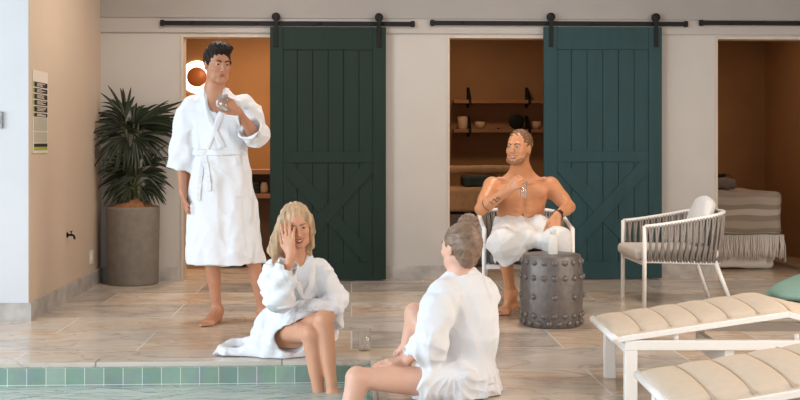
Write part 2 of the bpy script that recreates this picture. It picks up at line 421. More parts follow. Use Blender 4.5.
        if label: o['label'] = label
        return o
# primitives: (lo, hi, fn)
def cap(a, b, ra, rb=None):
    a = np.asarray(a, float); b = np.asarray(b, float); rb = ra if rb is None else rb
    d = b-a; L2 = max(float(d@d), 1e-9); R = max(ra, rb)
    def fn(X, Y, Z):
        px, py, pz = X-a[0], Y-a[1], Z-a[2]
        t = np.clip((px*d[0]+py*d[1]+pz*d[2])/L2, 0, 1)
        return np.sqrt((px-t*d[0])**2+(py-t*d[1])**2+(pz-t*d[2])**2)-(ra+(rb-ra)*t)
    return np.minimum(a, b)-R, np.maximum(a, b)+R, fn
def ell(c, r, R=None):
    c = np.asarray(c, float); r = np.asarray(r, float); R = np.eye(3) if R is None else R; m = r.max()
    def fn(X, Y, Z):
        p = [X-c[0], Y-c[1], Z-c[2]]
        q = [p[0]*R[0, i]+p[1]*R[1, i]+p[2]*R[2, i] for i in range(3)]
        k0 = np.sqrt(sum((q[i]/r[i])**2 for i in range(3))); k1 = np.sqrt(sum((q[i]/r[i]**2)**2 for i in range(3)))
        return k0*(k0-1)/np.maximum(k1, 1e-6)
    return c-m, c+m, fn
def cone(a, b, ra, rb, flat=1., fdir=(0, 1, 0), fold=None):
    """flat-ended tube, squashed by `flat` along fdir; fold(theta, t) changes the radius"""
    a = np.asarray(a, float); b = np.asarray(b, float); d = b-a; L = np.linalg.norm(d); d = d/L
    e1 = np.asarray(fdir, float); e1 = nrm(e1-d*(e1@d)); e2 = np.cross(d, e1); R = max(ra, rb)*1.15
    def fn(X, Y, Z):
        px, py, pz = X-a[0], Y-a[1], Z-a[2]
        t = px*d[0]+py*d[1]+pz*d[2]
        u = (px*e1[0]+py*e1[1]+pz*e1[2])/flat; w = px*e2[0]+py*e2[1]+pz*e2[2]
        rr = ra+(rb-ra)*np.clip(t/L, 0, 1)
        if fold: rr = rr*(1+fold(np.arctan2(u, w), t/L))
        rad = (np.sqrt(u*u+w*w)-rr)*min(1, flat); axd = np.maximum(-t, t-L)
        return np.where((rad > 0) & (axd > 0), np.sqrt(np.maximum(rad, 0)**2+np.maximum(axd, 0)**2), np.maximum(rad, axd))
    return np.minimum(a, b)-R, np.maximum(a, b)+R, fn
def loft(rows, fold=None, pw=2.):
    """rows (cx, cy, z, rx, ry), any z order; elliptical section following z"""
    rows = sorted(rows, key=lambda r: r[2]); A = np.array(rows, float); zs = A[:, 2]
    # smooth interpolation
    zz = np.linspace(zs[0], zs[-1], 160); C = []
    for i in (0, 1, 3, 4):
        y = np.interp(zz, zs, A[:, i]); ker = np.hanning(15); ker /= ker.sum(); yp = np.pad(y, 7, mode='edge'); y2 = np.convolve(yp, ker, 'valid')
        w = np.minimum(1, np.minimum(np.arange(160), np.arange(160)[::-1])/8); C.append(y2*w+y*(1-w))
    lo = np.array([(A[:, 0]-A[:, 3]).min(), (A[:, 1]-A[:, 4]).min(), zs[0]])-.02
    hi = np.array([(A[:, 0]+A[:, 3]).max(), (A[:, 1]+A[:, 4]).max(), zs[-1]])+.02
    def fn(X, Y, Z):
        cx, cy, rx, ry = [np.interp(Z.ravel(), zz, c).reshape(Z.shape) for c in C]
        u = (X-cx)/rx; w = (Y-cy)/ry
        k = (np.abs(u)**pw+np.abs(w)**pw)**(1/pw)
        if fold: k = k/(1+fold(np.arctan2(w, u), Z))
        rad = (k-1)*np.minimum(rx, ry); axd = np.maximum(zs[0]-Z, Z-zs[-1])+0*rad
        return np.where((rad > 0) & (axd > 0), np.sqrt(np.maximum(rad, 0)**2+np.maximum(axd, 0)**2), np.maximum(rad, axd))
    return lo, hi, fn
def cloth_noise(amp, seed=0, fx=1., fz=.45, freq=22.):
    rs = np.random.RandomState(seed); ks = [rs.normal(size=3) for _ in range(7)]; ph = rs.uniform(0, 6.28, 7)
    def fn(x, y, z):
        w = .03*np.sin(9*x+5*z+ph[0])+.03*np.sin(11*z+7*y+ph[1]); out = 0
        for i in range(2, 7):
            k = ks[i]/np.linalg.norm(ks[i]); f = freq*(.6+.35*(i-2))
            s_ = np.sin(f*((x+w)*k[0]*fx+(y-w)*k[1]*fx+z*k[2]*fz)+ph[i])
            out = out+(1-np.abs(s_))**2*(1.0/(1+.35*(i-2)))
        return -(out-1.0)*amp
    return fn
def rot(yaw=0., pitch=0., roll=0.):
    """yaw>0 turns the face (-y) towards +x; pitch>0 looks down; roll>0 tips the crown towards +x"""
    Rz = np.array([[math.cos(yaw), -math.sin(yaw), 0], [math.sin(yaw), math.cos(yaw), 0], [0, 0, 1]])
    Rx = np.array([[1, 0, 0], [0, math.cos(pitch), -math.sin(pitch)], [0, math.sin(pitch), math.cos(pitch)]])
    Ry = np.array([[math.cos(roll), 0, math.sin(roll)], [0, 1, 0], [-math.sin(roll), 0, math.cos(roll)]])
    return Rz@Ry@Rx
class Head:
    def __init__(s, c, R, k=1., male=True): s.c = np.asarray(c, float); s.R = R; s.k = k; s.male = male
    def p(s, x, y, z): return s.c+s.R@(np.array([x, y, z])*s.k)
    def E(s, c, r): return ell(s.p(*c), np.array(r)*s.k, s.R)
    def C(s, a, b, ra, rb=None): return cap(s.p(*a), s.p(*b), ra*s.k, (ra if rb is None else rb)*s.k)
    def body(s, F, neck_to, rn=.056):
        j = 1. if s.male else .9
        F.u(s.E((0, .018, .030), (.074, .094, .088)), .01)
        F.u(s.E((0, -.026, -.030), (.060*j, .060, .080)), .03)
        F.u(s.C((-.03*j, -.042, -.074), (.03*j, -.042, -.074), .026*j), .025)
        F.u(s.C((-.010, -.066, -.096), (.010, -.066, -.096), .017*j), .02)
        for sx in (-1, 1):
            F.u(s.E((sx*.036, -.058, -.022), (.024, .022, .022)), .02)
            F.u(s.C((sx*.050*j, .0, -.052), (sx*.036*j, -.040, -.080), .018), .02)
            F.s_(s.E((sx*.031, -.098, .008), (.018, .018, .012)), .014)
            F.u(s.E((sx*.031, -.0725, .006), (.0145, .0125, .0125)), .006)
            F.u(s.E((sx*.076, .012, -.006), (.009, .019, .031)), .006)
            F.u(s.E((sx*.010, -.094, -.032), (.008, .010, .007)), .006)
        F.u(s.C((-.034, -.074, .026), (.034, -.074, .026), .010 if s.male else .006), .014)
        F.u(s.C((0, -.082, .016), (0, -.104, -.026), .007, .0105), .010)
        F.u(s.C((-.016, -.078, -.060), (.016, -.078, -.060), .009), .012)
        F.u(cap(s.p(0, .022, -.05), neck_to, rn*.96, rn), .03)
        F.s_(s.C((-.02, -.094, -.0605), (.02, -.094, -.0605), .0035), .003)
    def features(s, parent, base, hairmat, smile=False, brows=True):
        base = np.asarray(base)
        for sx in (-1, 1):
            c = s.p(sx*.031, -.0765, .006)-base; r = .0115*s.k
            bm = bmesh.new(); bmesh.ops.create_icosphere(bm, subdivisions=3, radius=r)
            fwd = Vector(s.R@np.array([0, -1, 0])); vs = [v.co.copy() for v in bm.verts]
            fs = [[v.index for v in f.verts] for f in bm.faces]; mi = [1 if f.calc_center_median().normalized().dot(fwd) > .62 else 0 for f in bm.faces]; bm.free(); up_ = np.array(s.R@np.array([0, 0, 1])); vs = [Vector(np.array(q_)-up_*(np.array(q_)@up_)*.52) for q_ in vs]
            o = mesh_obj('eye', [tuple(np.array(v)+c) for v in vs], fs, [M['eye_white'], M['iris']], parent, True)
            o.data.polygons.foreach_set('material_index', mi)
            if brows:
                pts = [s.p(sx*.012, -.0885, .0225)-base, s.p(sx*.028, -.0885, .0285)-base, s.p(sx*.046, -.077, .0245)-base]
                MB().tube(pts, .0035*s.k, 6, rs=[.0035*s.k, .0042*s.k, .002*s.k]).build('eyebrow', hairmat, parent)
        w = .030 if smile else .020
        mb = MB(); up = .008 if smile else .0
        mb.tube([s.p(-w, -.080, -.0575+up)-base, s.p(-.008, -.0905, -.0555)-base, s.p(0, -.091, -.0565)-base, s.p(.008, -.0905, -.0555)-base, s.p(w, -.080, -.0575+up)-base], .003, 6, rs=[.0015, .0036, .0034, .0036, .0015])
        lo = -.0700 if smile else -.0650
        mb.tube([s.p(-w*.95, -.080, -.0595+up)-base, s.p(-.008, -.0895, lo)-base, s.p(.008, -.0895, lo)-base, s.p(w*.95, -.080, -.0595+up)-base], .004, 6, rs=[.0015, .0046, .0046, .0015])
        mb.build('lips', M['lips'], parent)
        if smile:
            MB().tube([s.p(-w*.8, -.080, -.0580+up*.6)-base, s.p(0, -.0885, -.0610)-base, s.p(w*.8, -.080, -.0580+up*.6)-base], .005, 6, rs=[.004, .0070, .004]).build('teeth', M['teeth'], parent)
def hand(F, w, x, n, side=1, k=1., curl=(.35, .35, .4, .45), spread=.06, thumb=(.5, .35), th_r=1.):
    """w wrist, x towards the fingers, n out of the palm; thumb lies at side * (n cross x)"""
    x = nrm(x); n = nrm(np.asarray(n, float)-x*(np.asarray(n, float)@x)); z = np.cross(n, x)*side; w = np.asarray(w, float)
    P = lambda a, b, c: w+(x*a+n*b+z*c)*k
    F.u(cap(P(-.01, 0, 0), P(.02, 0, 0), .024*k, .022*k), .02)
    offs = [.028, .0095, -.0095, -.027]; lens = [(.042, .026, .020), (.046, .029, .021), (.043, .027, .020), (.034, .021, .018)]
    base = [.088, .092, .088, .080]
    for i in range(4):
        F.u(cap(P(.012, 0, offs[i]*.45), P(base[i], 0, offs[i]), .015*k, .0115*k), .014)
    for i in range(4):
        p = P(base[i], 0, offs[i]); ang = curl[i]*.8; sp = spread*(1.5-i)
        for j in range(3):
            d = x*math.cos(ang)*math.cos(sp)+n*math.sin(ang)+z*math.sin(sp)*math.cos(ang); d = nrm(d)
            q = p+d*lens[i][j]*k; r = (.0092, .0084, .0074)[j]*k
            F.u(cap(p, q, r, r*.93), .0035); p = q; ang += curl[i]*(1.25 if j == 0 else .8)
    t0 = P(.022, .004, .024); d = nrm(x*math.cos(thumb[0])+z*math.sin(thumb[0])+n*.3)
    t1 = t0+d*.042*k; d2 = nrm(x*math.cos(thumb[1])+z*math.sin(thumb[1])*.6+n*.45); t2 = t1+d2*.032*k; t3 = t2+nrm(d2+n*.2)*.026*k
    F.u(cap(t0, t1, .0155*k, .0115*k), .014); F.u(cap(t1, t2, .0105*k, .0098*k), .004); F.u(cap(t2, t3, .0096*k, .0082*k), .003)
def foot(F, ankle, heel, toe, k=1., side=1):
    """ankle joint, heel point on the ground, toe tip point; side=+1 puts the big toe at up x forward"""
    a, h, t = [np.asarray(q, float) for q in (ankle, heel, toe)]
    f = nrm(t-h); up = nrm(a-h-f*((a-h)@f)); s_ = np.cross(up, f)*side; L = np.linalg.norm(t-h)
    P = lambda x, y, z: h+f*x*L+s_*y*k+up*z*k
    F.u(cap(a, P(.12, 0, .030), .034*k, .030*k), .02)
    F.u(cap(P(.12, 0, .030), P(.10, 0, .026), .030*k, .028*k), .02)
    F.u(cap(a, P(.58, .006, .034), .036*k, .024*k), .03)
    F.u(cap(P(.15, -.006, .024), P(.68, -.022, .018), .024*k, .018*k), .02)
    F.u(cap(P(.15, .006, .028), P(.72, .020, .022), .026*k, .021*k), .02)
    F.u(cap(P(.70, -.022, .018), P(.74, .022, .020), .018*k, .019*k), .015)
    for i, (y, e, r) in enumerate([(.026, .96, .0125), (.008, .95, .0078), (-.006, .91, .0074), (-.019, .87, .0072), (-.032, .82, .0070)]):
        F.u(cap(P(.74, y, .018), P(e, y*1.1, .010), r*1.05*k, r*k), .001)
def leg(F, hip, knee, ankle, kt=1., back=(0, 1, 0)):
    hip, knee, ankle = [np.asarray(q, float) for q in (hip, knee, ankle)]
    F.u(cap(hip, knee, .082*kt, .050*kt), .03)
    F.u(ell(knee, (.052*kt,)*3), .02)
    b = nrm(back); d = ankle-knee; b = nrm(b-nrm(d)*(b@nrm(d)))
    F.u(cap(knee, ankle, .046*kt, .031*kt), .02)
    m = knee+d*.30+b*.020; F.u(cap(knee+d*.14+b*.012, knee+d*.50+b*.012, .046*kt, .034*kt), .03)
    F.u(ell(ankle, (.034*kt, .034*kt, .034*kt)), .02)
def arm(F, sh, el, wr, k=1.):
    sh, el, wr = [np.asarray(q, float) for q in (sh, el, wr)]
    F.u(cap(sh, el, .050*k, .037*k), .03)
    m = el+(wr-el)*.28
    F.u(cap(el, m, .036*k, .037*k), .015); F.u(cap(m, wr, .037*k, .024*k), .015)

def person_root(label, base, cat='person'):
    return thing('person', label, cat, loc=room(base), rotz=-YAW)
def ribbon(F, pts, w, name, material, base, parent, off=.004, th=.010, closed_ends=True, side=-1, n=30):
    """a cloth band lying on field F along the (x, z) path pts"""
    P = np.array(pts, float); seg = np.r_[0, np.cumsum(np.linalg.norm(np.diff(P, axis=0), axis=1))]
    t = np.linspace(0, seg[-1], n); X = np.interp(t, seg, P[:, 0]); Z = np.interp(t, seg, P[:, 1]); D = np.stack([np.gradient(X), np.gradient(Z)], 1)
    D /= np.linalg.norm(D, axis=1)[:, None]; Nn = np.stack([-D[:, 1], D[:, 0]], 1)
    cols = np.linspace(-.5, .5, 5); Yc = np.full((n, 5), np.nan)
    for i in range(n):
        for j, c in enumerate(cols):
            y = F.front(X[i]+Nn[i, 0]*c*w, Z[i]+Nn[i, 1]*c*w, side)
            if y is not None: Yc[i, j] = y
    m = np.nanmedian(Yc); 
    for i in range(n):
        for j in range(5):
            if np.isnan(Yc[i, j]): Yc[i, j] = np.nanmean(Yc[i]) if not np.all(np.isnan(Yc[i])) else m
    for _ in range(2): Yc[1:-1] = (Yc[:-2]+Yc[1:-1]*2+Yc[2:])/4
    vs = []; bev = [0.4, 1, 1, 1, .4]
    for lay in (1, 0):
        for i in range(n):
            for j, c in enumerate(cols):
                vs.append(np.array([X[i]+Nn[i, 0]*c*w, Yc[i, j]+side*(off+th*bev[j] if lay else -.006), Z[i]+Nn[i, 1]*c*w])-base)
    fs = []; N5 = n*5
    for i in range(n-1):
        for j in range(4):
            a = i*5+j; fs.append((a, a+1, a+6, a+5)); fs.append((N5+a, N5+a+5, N5+a+6, N5+a+1))
        for j in (0, 4):
            a = i*5+j; fs.append((a, a+5, N5+a+5, N5+a))
    for i in (0, n-1):
        for j in range(4):
            a = i*5+j; fs.append((a, a+1, N5+a+1, N5+a))
    o = mesh_obj(name, vs, fs, material, parent, True)
    bm = bmesh.new(); bm.from_mesh(o.data); bmesh.ops.recalc_face_normals(bm, faces=bm.faces); bm.to_mesh(o.data); bm.free()
    return o
# ================================================================ the room
YB = 9.42; XL = -2.10; YC = 7.34; PX = .10; PY = 5.93; ZW = -.118
XR = 5.2; YF = -2.6; XW = -5.4; ZC = 2.95; YR = 11.9
# floor with the pool cut out of it
mb = MB()
def slab(m, x0, x1, y0, y1, z0, z1): m.box((x0, y0, z0), (x1, y1, z1))
slab(mb, XW-.2, XR+.2, PY+.10, YR+.2, -.3, 0); slab(mb, PX+.06, XR+.2, YF, PY+.10, -.3, 0)
struct('floor', mb, M['floor'])
mb = MB(); mb.box((XW, PY, -.3), (PX+.06, PY+.10, .002)); mb.box((PX, YF, -.3), (PX+.06, PY, .002))
struct('trim_1', mb, M['coping'])
mb = MB(); slab(mb, XW, PX, PY-.03, PY, -1.3, -.022); slab(mb, PX-.03, PX, YF, PY-.03, -1.3, -.022); slab(mb, XW, PX, YF, PY, -1.36, -1.3); slab(mb, XW-.05, XW, YF, PY, -1.3, 0)
slab(mb, XW, PX, YF-.05, YF, -1.3, -.022)
struct('pool_basin', mb, M['tile'])
mb = MB(); mb.add([(XW, YF, ZW), (PX-.03, YF, ZW), (PX-.03, PY-.03, ZW), (XW, PY-.03, ZW)], [(0, 1, 2, 3)])
tag(mb.build('pool_water', M['water']), 'pale green rippling pool water below the tiled edge', 'water', kind='stuff')

# column with the poster wall
mb = MB(); mb.box((XW, YC, 0), (XL-.004, YC+.04, ZC)); struct('wall_front_column', mb, M['column'])
mb = MB(); mb.box((XL-.1, YC+.002, 0), (XL, YB+.1, ZC)); struct('wall_left', mb, M['wall_left'])
mb = MB(); mb.box((XW, YC-.018, 0), (XL+.018, YC, .118)); mb.box((XL, YC+.0005, 0), (XL+.018, YB, .118)); struct('baseboard_left', mb, M['skirt'])

# back wall with three openings
ops = []
for (a, b) in ((181, 292), (447, 557), (715, 826)):
    ops.append((on_y(a, 200, YB).x, on_y(b, 200, YB).x))
ztop = on_y(500, 36, YB).z
mb = MB(); edges = [XL] + [v for o in ops for v in o] + [XR]
for i in range(0, len(edges), 2): mb.box((edges[i], YB, 0), (edges[i+1], YB+.14, ztop))
zh0 = on_y(400, 33.5, YB).z; zh1 = on_y(400, 19, YB).z
mb.box((XL, YB, ztop), (XR, YB+.14, zh1))
struct('wall_back', mb, M['wall_back'])
mb = MB(); mb.box((XL, YB-.035, zh1), (XR, YB+.14, ZC)); struct('wall_back_bulkhead', mb, M['bulkhead'])
mb = MB(); mb.box((XL, YB-.022, zh0), (XR, YB, zh1)); struct('trim_2', mb, M['header'])
mb = MB()
for i in range(0, len(edges), 2):
    mb.box((edges[i]+(.0 if i == 0 else .03), YB-.018, 0), (edges[i+1]-.03, YB, .118))
struct('baseboard_back', mb, M['skirt'])
n = 0
for (a, b) in ops:
    mb = MB(); mb.box((a, YB-.008, 0), (a+.022, YB+.15, ztop)); mb.box((b-.022, YB-.008, 0), (b, YB+.15, ztop)); mb.box((a+.022, YB-.008, ztop-.02), (b-.022, YB+.15, ztop))
    n += 1; struct('trim_%d' % (n+2), mb, M['casing'])
# treatment rooms
r3x = on_y(765, 200, YR).x
mb = MB(); mb.box((XL, YR, 0), (XR, YR+.1, ZC))
struct('wall_treatment_back', mb, M['brown'])
d1 = (ops[0][1]+ops[1][0])/2; d2 = (ops[1][1]+ops[2][0])/2
mb = MB(); mb.box((d1-.05, YB+.14, 0), (d1+.05, YR, ZC)); struct('wall_partition_left', mb, M['brown'])
mb = MB(); mb.box((d2-.05, YB+.14, 0), (d2+.05, YR, ZC)); struct('wall_partition_right', mb, M['brown'])
mb = MB(); mb.box((r3x, YB+.14, 0), (r3x+.1, YR, ZC)); struct('wall_treatment_right', mb, M['brown'])
mb = MB(); mb.box((XL-.1, YB+.1, 0), (XL, YR, ZC)); struct('wall_treatment_left', mb, M['brown'])
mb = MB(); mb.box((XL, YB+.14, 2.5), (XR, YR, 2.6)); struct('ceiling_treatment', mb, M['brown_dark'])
# outer shell
mb = MB(); mb.box((XW-.2, YF-.2, ZC), (XR+.2, YR+.2, ZC+.1)); struct('ceiling', mb, M['ceiling'])
def windowed_wall(axis, c, t, a0, a1, wins, name, wn):
    mb = MB(); z0, z1 = .25, 2.6
    def bx(m, u0, u1, za, zb, ci=0., cj=1.):
        lo = (c+t*ci, u0, za) if axis == 'x' else (u0, c+t*ci, za); hi = (c+t*cj, u1, zb) if axis == 'x' else (u1, c+t*cj, zb); m.box(lo, hi)
    bx(mb, a0, a1, 0, z0); bx(mb, a0, a1, z1, ZC); e = [a0] + [v for w in wins for v in w] + [a1]
    for i in range(0, len(e), 2): bx(mb, e[i], e[i+1], z0, z1)
    struct(name, mb, M['shell'])
    for k, (u0, u1) in enumerate(wins):
        f = MB(); m_ = (u0+u1)/2
        for (p, q) in ((u0, u0+.05), (m_-.02, m_+.02), (u1-.05, u1)): bx(f, p, q, z0, z1, .3, .7)
        bx(f, u0+.05, u1-.05, z0, z0+.05, .3, .7); bx(f, u0+.05, u1-.05, z1-.05, z1, .3, .7)
        fr = struct('window_%d' % (wn+k), f, M['black'])
        g = MB(); bx(g, u0+.05, u1-.05, z0+.05, z1-.05, .48, .52); g.build('pane', M['pane'], fr)
windowed_wall('x', XW-.2, .2, YF, YC, [(YF+.4, .3), (.7, 3.4), (3.8, 6.6)], 'wall_window_left', 1)
windowed_wall('y', YF-.2, .2, XW, XR, [(-4.9, -2.4), (-2.0, .5), (.9, 3.0)], 'wall_front', 4)
windowed_wall('x', XR, .2, YF, YB+.1, [(.2, 2.8), (3.2, 5.8)], 'wall_right', 7)  # right-hand windows are invented, openings for the added warm fill light

# ---------------------------------------------------------------- sliding barn doors
def barn_door(pl, pr, material, label):
    yf = YB-.085
    a = on_y(pl, 150, yf); b = on_y(pr, 150, yf); w = b.x-a.x; top = on_y((pl+pr)/2, 27, yf).z; bot = .012; h = top-bot
    t = thing('sliding_barn_door', label, 'door', ((a.x+b.x)/2, yf, bot))
    X0, X1 = -w/2, w/2; d = .04
    m = MB(); np_ = 7; st = w*.112; pw = (w)/np_
    for k in range(6):
        x0 = X0+st*.9+(w-1.8*st)/6*k; x1 = x0+(w-1.8*st)/6
        m.box((x0+.0022, .012, .02), (x1-.0022, d-.006, h-.02), .002)
    m.box((X0+.01, .022, .01), (X1-.01, d-.01, h-.01))
    m.build('plank_panel', material, t)
    for s_, nm in ((0, 'stile'), (1, 'stile')):
        m = MB(); x = X0 if s_ == 0 else X1-st
        m.box((x, 0, 0), (x+st, d, h), .002); m.build('stile', material, t)
    zt = h-.185; zm = h*.485
    for (z0, z1) in ((h-.19, h), (zm-.045, zm+.045), (0, .14)):
        m = MB(); m.box((X0+st+.0015, .001, z0), (X1-st-.0015, d, z1), .002); m.build('rail', material, t)
    za, zb = .141, zm-.046
    bwid = .11
    # X brace of the lower panel: one full diagonal and two halves butting on it
    def brace(p, q):
        p = Vector((p[0], 0, p[1])); q = Vector((q[0], 0, q[1])); dd = (q-p).normalized(); s2 = Vector((-dd.z, 0, dd.x))*bwid/2
        # clip against the panel rectangle
        bm = bmesh.new(); pts = [p-dd*.3+s2, q+dd*.3+s2, q+dd*.3-s2, p-dd*.3-s2]
        vs = [bm.verts.new((v.x, .003, v.z)) for v in pts]; bm.faces.new(vs)
        xi0, xi1 = X0+st+.002, X1-st-.002
        for co, no in (((xi0, 0, 0), (-1, 0, 0)), ((xi1, 0, 0), (1, 0, 0)), ((0, 0, za), (0, 0, -1)), ((0, 0, zb), (0, 0, 1))):
            bmesh.ops.bisect_plane(bm, geom=bm.verts[:]+bm.edges[:]+bm.faces[:], plane_co=co, plane_no=no, clear_outer=True)
        r = bmesh.ops.extrude_face_region(bm, geom=bm.faces[:]); 
        for v in [g for g in r['geom'] if isinstance(g, bmesh.types.BMVert)]: v.co.y = .02
        bmesh.ops.recalc_face_normals(bm, faces=bm.faces)
        m = MB(); m.bm(bm); return m
    brace((X1-st, zb), (X0+st, za)).build('brace', material, t)
    # the second diagonal, interrupted at the crossing
    c = Vector(((X0+X1)/2, 0, (za+zb)/2)); p = Vector((X0+st, 0, zb)); q = Vector((X1-st, 0, za)); dd = (q-p).normalized(); g = bwid*.62
    def half(p, q, cut_at, sgn):
        p3 = Vector((p[0], 0, p[1])); q3 = Vector((q[0], 0, q[1]))
        bm = bmesh.new(); e = (q3-p3).normalized(); s2 = Vector((-e.z, 0, e.x))*bwid/2
        pts = [p3-e*.3+s2, q3+e*.3+s2, q3+e*.3-s2, p3-e*.3-s2]
        vs = [bm.verts.new((v.x, .003, v.z)) for v in pts]; bm.faces.new(vs)
        full = (Vector((X0+st, 0, za))-Vector((X1-st, 0, zb))).normalized(); nn = Vector((-full.z, 0, full.x))
        cc = c+nn*sgn*(bwid/2+.002)
        for co, no in (((X0+st+.002, 0, 0), (-1, 0, 0)), ((X1-st-.002, 0, 0), (1, 0, 0)), ((0, 0, za), (0, 0, -1)), ((0, 0, zb), (0, 0, 1)), (cc, -nn*sgn)):
            bmesh.ops.bisect_plane(bm, geom=bm.verts[:]+bm.edges[:]+bm.faces[:], plane_co=co, plane_no=no, clear_outer=True)
        r = bmesh.ops.extrude_face_region(bm, geom=bm.faces[:])
        for v in [g for g in r['geom'] if isinstance(g, bmesh.types.BMVert)]: v.co.y = .02
        bmesh.ops.recalc_face_normals(bm, faces=bm.faces); m = MB(); m.bm(bm); return m
    for sgn in (-1, 1): half((p.x, p.z), (q.x, q.z), c, sgn).build('brace', material, t)
    # strap hangers with wheels
    return t, w, h
def hanger(door, x, w, h, zr):
    m = MB(); m.box((x-.017, -.012, h-.17), (x+.017, 0, zr+.045), .003)
    o = m.build('hanger_strap', M['black'], door)
    m = MB(); m.lathe([(0, -.03), (.03, -.03), (.036, -.026), (.036, -.012), (.036, .0), (.03, .004), (0, .004)], 20, (x, .02, zr+.052), axis='y'); m.build('hanger_wheel', M['black'], door)
def rail_bar(pl, pr, label):
    yf = YB-.05; a = on_y(pl, 24, yf); b = on_y(pr, 24, yf); z = on_y((pl+pr)/2, 23.5, yf).z
    m = MB(); t = thing('barn_door_rail', label, 'rail', (a.x, yf, z))
    m.box((0, -.006, -.019), (b.x-a.x, .006, .019), .002); m.build('rail_bar', M['black'], t)
    L = b.x-a.x
    for x in (.02, L-.02):
        s = MB(); s.box((x-.016, -.012, -.026), (x+.016, .008, .026), .004); s.build('end_stop', M['black'], t)
    k = 4
    for i in range(k):
        x = L*(i+.5)/k; s = MB(); s.lathe([(0, -.016), (.010, -.015), (.011, -.006), (.009, .028), (0, .028)], 12, (x, 0, 0), axis='y'); s.build('bolt', M['black'], t)
    return z
zr1 = rail_bar(160, 415, 'black steel sliding door rail above the left treatment room opening')
dA, w, h = barn_door(270, 386, M['green'], 'dark green sliding barn door behind the blonde woman')
for px in (276, 379): hanger(dA, on_y(px, 50, YB-.085).x-dA.location.x, w, h, zr1-.012)
zr2 = rail_bar(430, 688, 'black steel sliding door rail above the middle treatment room opening')
dB, w, h = barn_door(544, 662, M['teal'], 'teal green sliding barn door behind the bare-chested man')
for px in (551, 656): hanger(dB, on_y(px, 50, YB-.085).x-dB.location.x, w, h, zr2-.012)
rail_bar(699, 960, 'black steel sliding door rail at the right above the bed room opening')

# ---------------------------------------------------------------- things on the left walls
p0 = on_x(32, 71, XL); p1 = on_x(47, 152, XL)
t = thing('wall_poster', 'narrow poster of black panels with lime strips on the beige wall', 'poster', (XL, (p0.y+p1.y)/2, 1.14)); 
hw = (p1.y-p0.y)/2; zt = on_x(39, 71, XL).z-1.14; zb = on_x(39, 153, XL).z-1.14; H = zt-zb
m = MB(); m.box((0, -hw, zb), (.006, hw, zt)); m.build('board', M['paper'], t)
rows = [(.14, .20), (.215, .27), (.285, .345), (.36, .42), (.435, .50), (.515, .56)]
for (a, b) in rows:
    m = MB(); m.box((.006, -hw*.86, zt-b*H), (.008, hw*.9, zt-a*H)); pn = m.build('black_panel', M['poster_black'], t)
    m = MB(); rnd = random.Random(int(a*1000)); 
    for k in range(3):
        z = zt-(a+(b-a)*(.25+.25*k))*H; m.box((.008, -hw*.5, z-.002), (.009, -hw*.5+hw*rnd.uniform(.6, 1.2), z+.002))
    m.build('printed_line', M['paper'], pn)
    m = MB(); m.box((.006, -hw*.98, zt-b*H), (.0085, -hw*.86, zt-a*H)); m.build('lime_strip', M['poster_green'], t)
for (a, b) in ((.57, .73), (.745, .87)):
    m = MB(); m.box((.006, -hw*.86, zt-b*H), (.008, hw*.9, zt-a*H)); m.build('grey_panel', M['poster_grey'], t)
m = MB(); m.box((.006, -hw*.86, zt-.925*H), (.008, hw*.9, zt-.885*H)); m.build('black_panel', M['poster_black'], t)
m = MB(); m.box((.006, -hw*.9, zt-.965*H), (.008, hw*.9, zt-.93*H)); m.build('lime_strip', M['poster_green'], t)
q = on_x(67, 235, XL)
t = thing('wall_tap', 'small dark tap on the beige wall left of the palm', 'tap', (XL, q.y, q.z))
m = MB(); m.lathe([(0, 0), (.03, 0), (.03, .008), (.02, .012), (0, .012)], 20); m.v = [(v[2], v[0], v[1]) for v in m.v]; m.build('wall_plate', M['black'], t)
MB().tube([(.01, 0, 0), (.06, 0, 0), (.075, 0, -.012), (.08, 0, -.045)], .011, 10).build('spout', M['black'], t)
m = MB(); m.tube([(.045, 0, .008), (.045, 0, .034)], .006, 8); m.tube([(.045, -.03, .036), (.045, .03, .036)], .007, 8); m.build('handle', M['black'], t)
t.scale = (.7, .7, .7)
q = on_x(91, 257, XL)
t = thing('wall_socket', 'white power socket low on the beige wall by the planter', 'socket', (XL, q.y, q.z-.055))
m = MB(); m.box((0, -.055, 0), (.008, .055, .11), .003); m.build('plate', M['plastic'], t)
m = MB(); m.box((.008, -.02, .03), (.013, .02, .08), .002); m.build('rocker', M['plastic'], t)
q = on_y(-1, 120, YC)
t = thing('wall_switch', 'grey switch box at the left edge of the white column', 'switch', (q.x, YC, q.z-.055))
m = MB(); m.box((-.025, -.02, 0), (.025, 0, .11), .003); m.build('housing', M['grey_plastic'], t)
m = MB(); m.box((-.012, -.026, .03), (.012, -.02, .08), .002); m.build('button', M['plastic'], t)

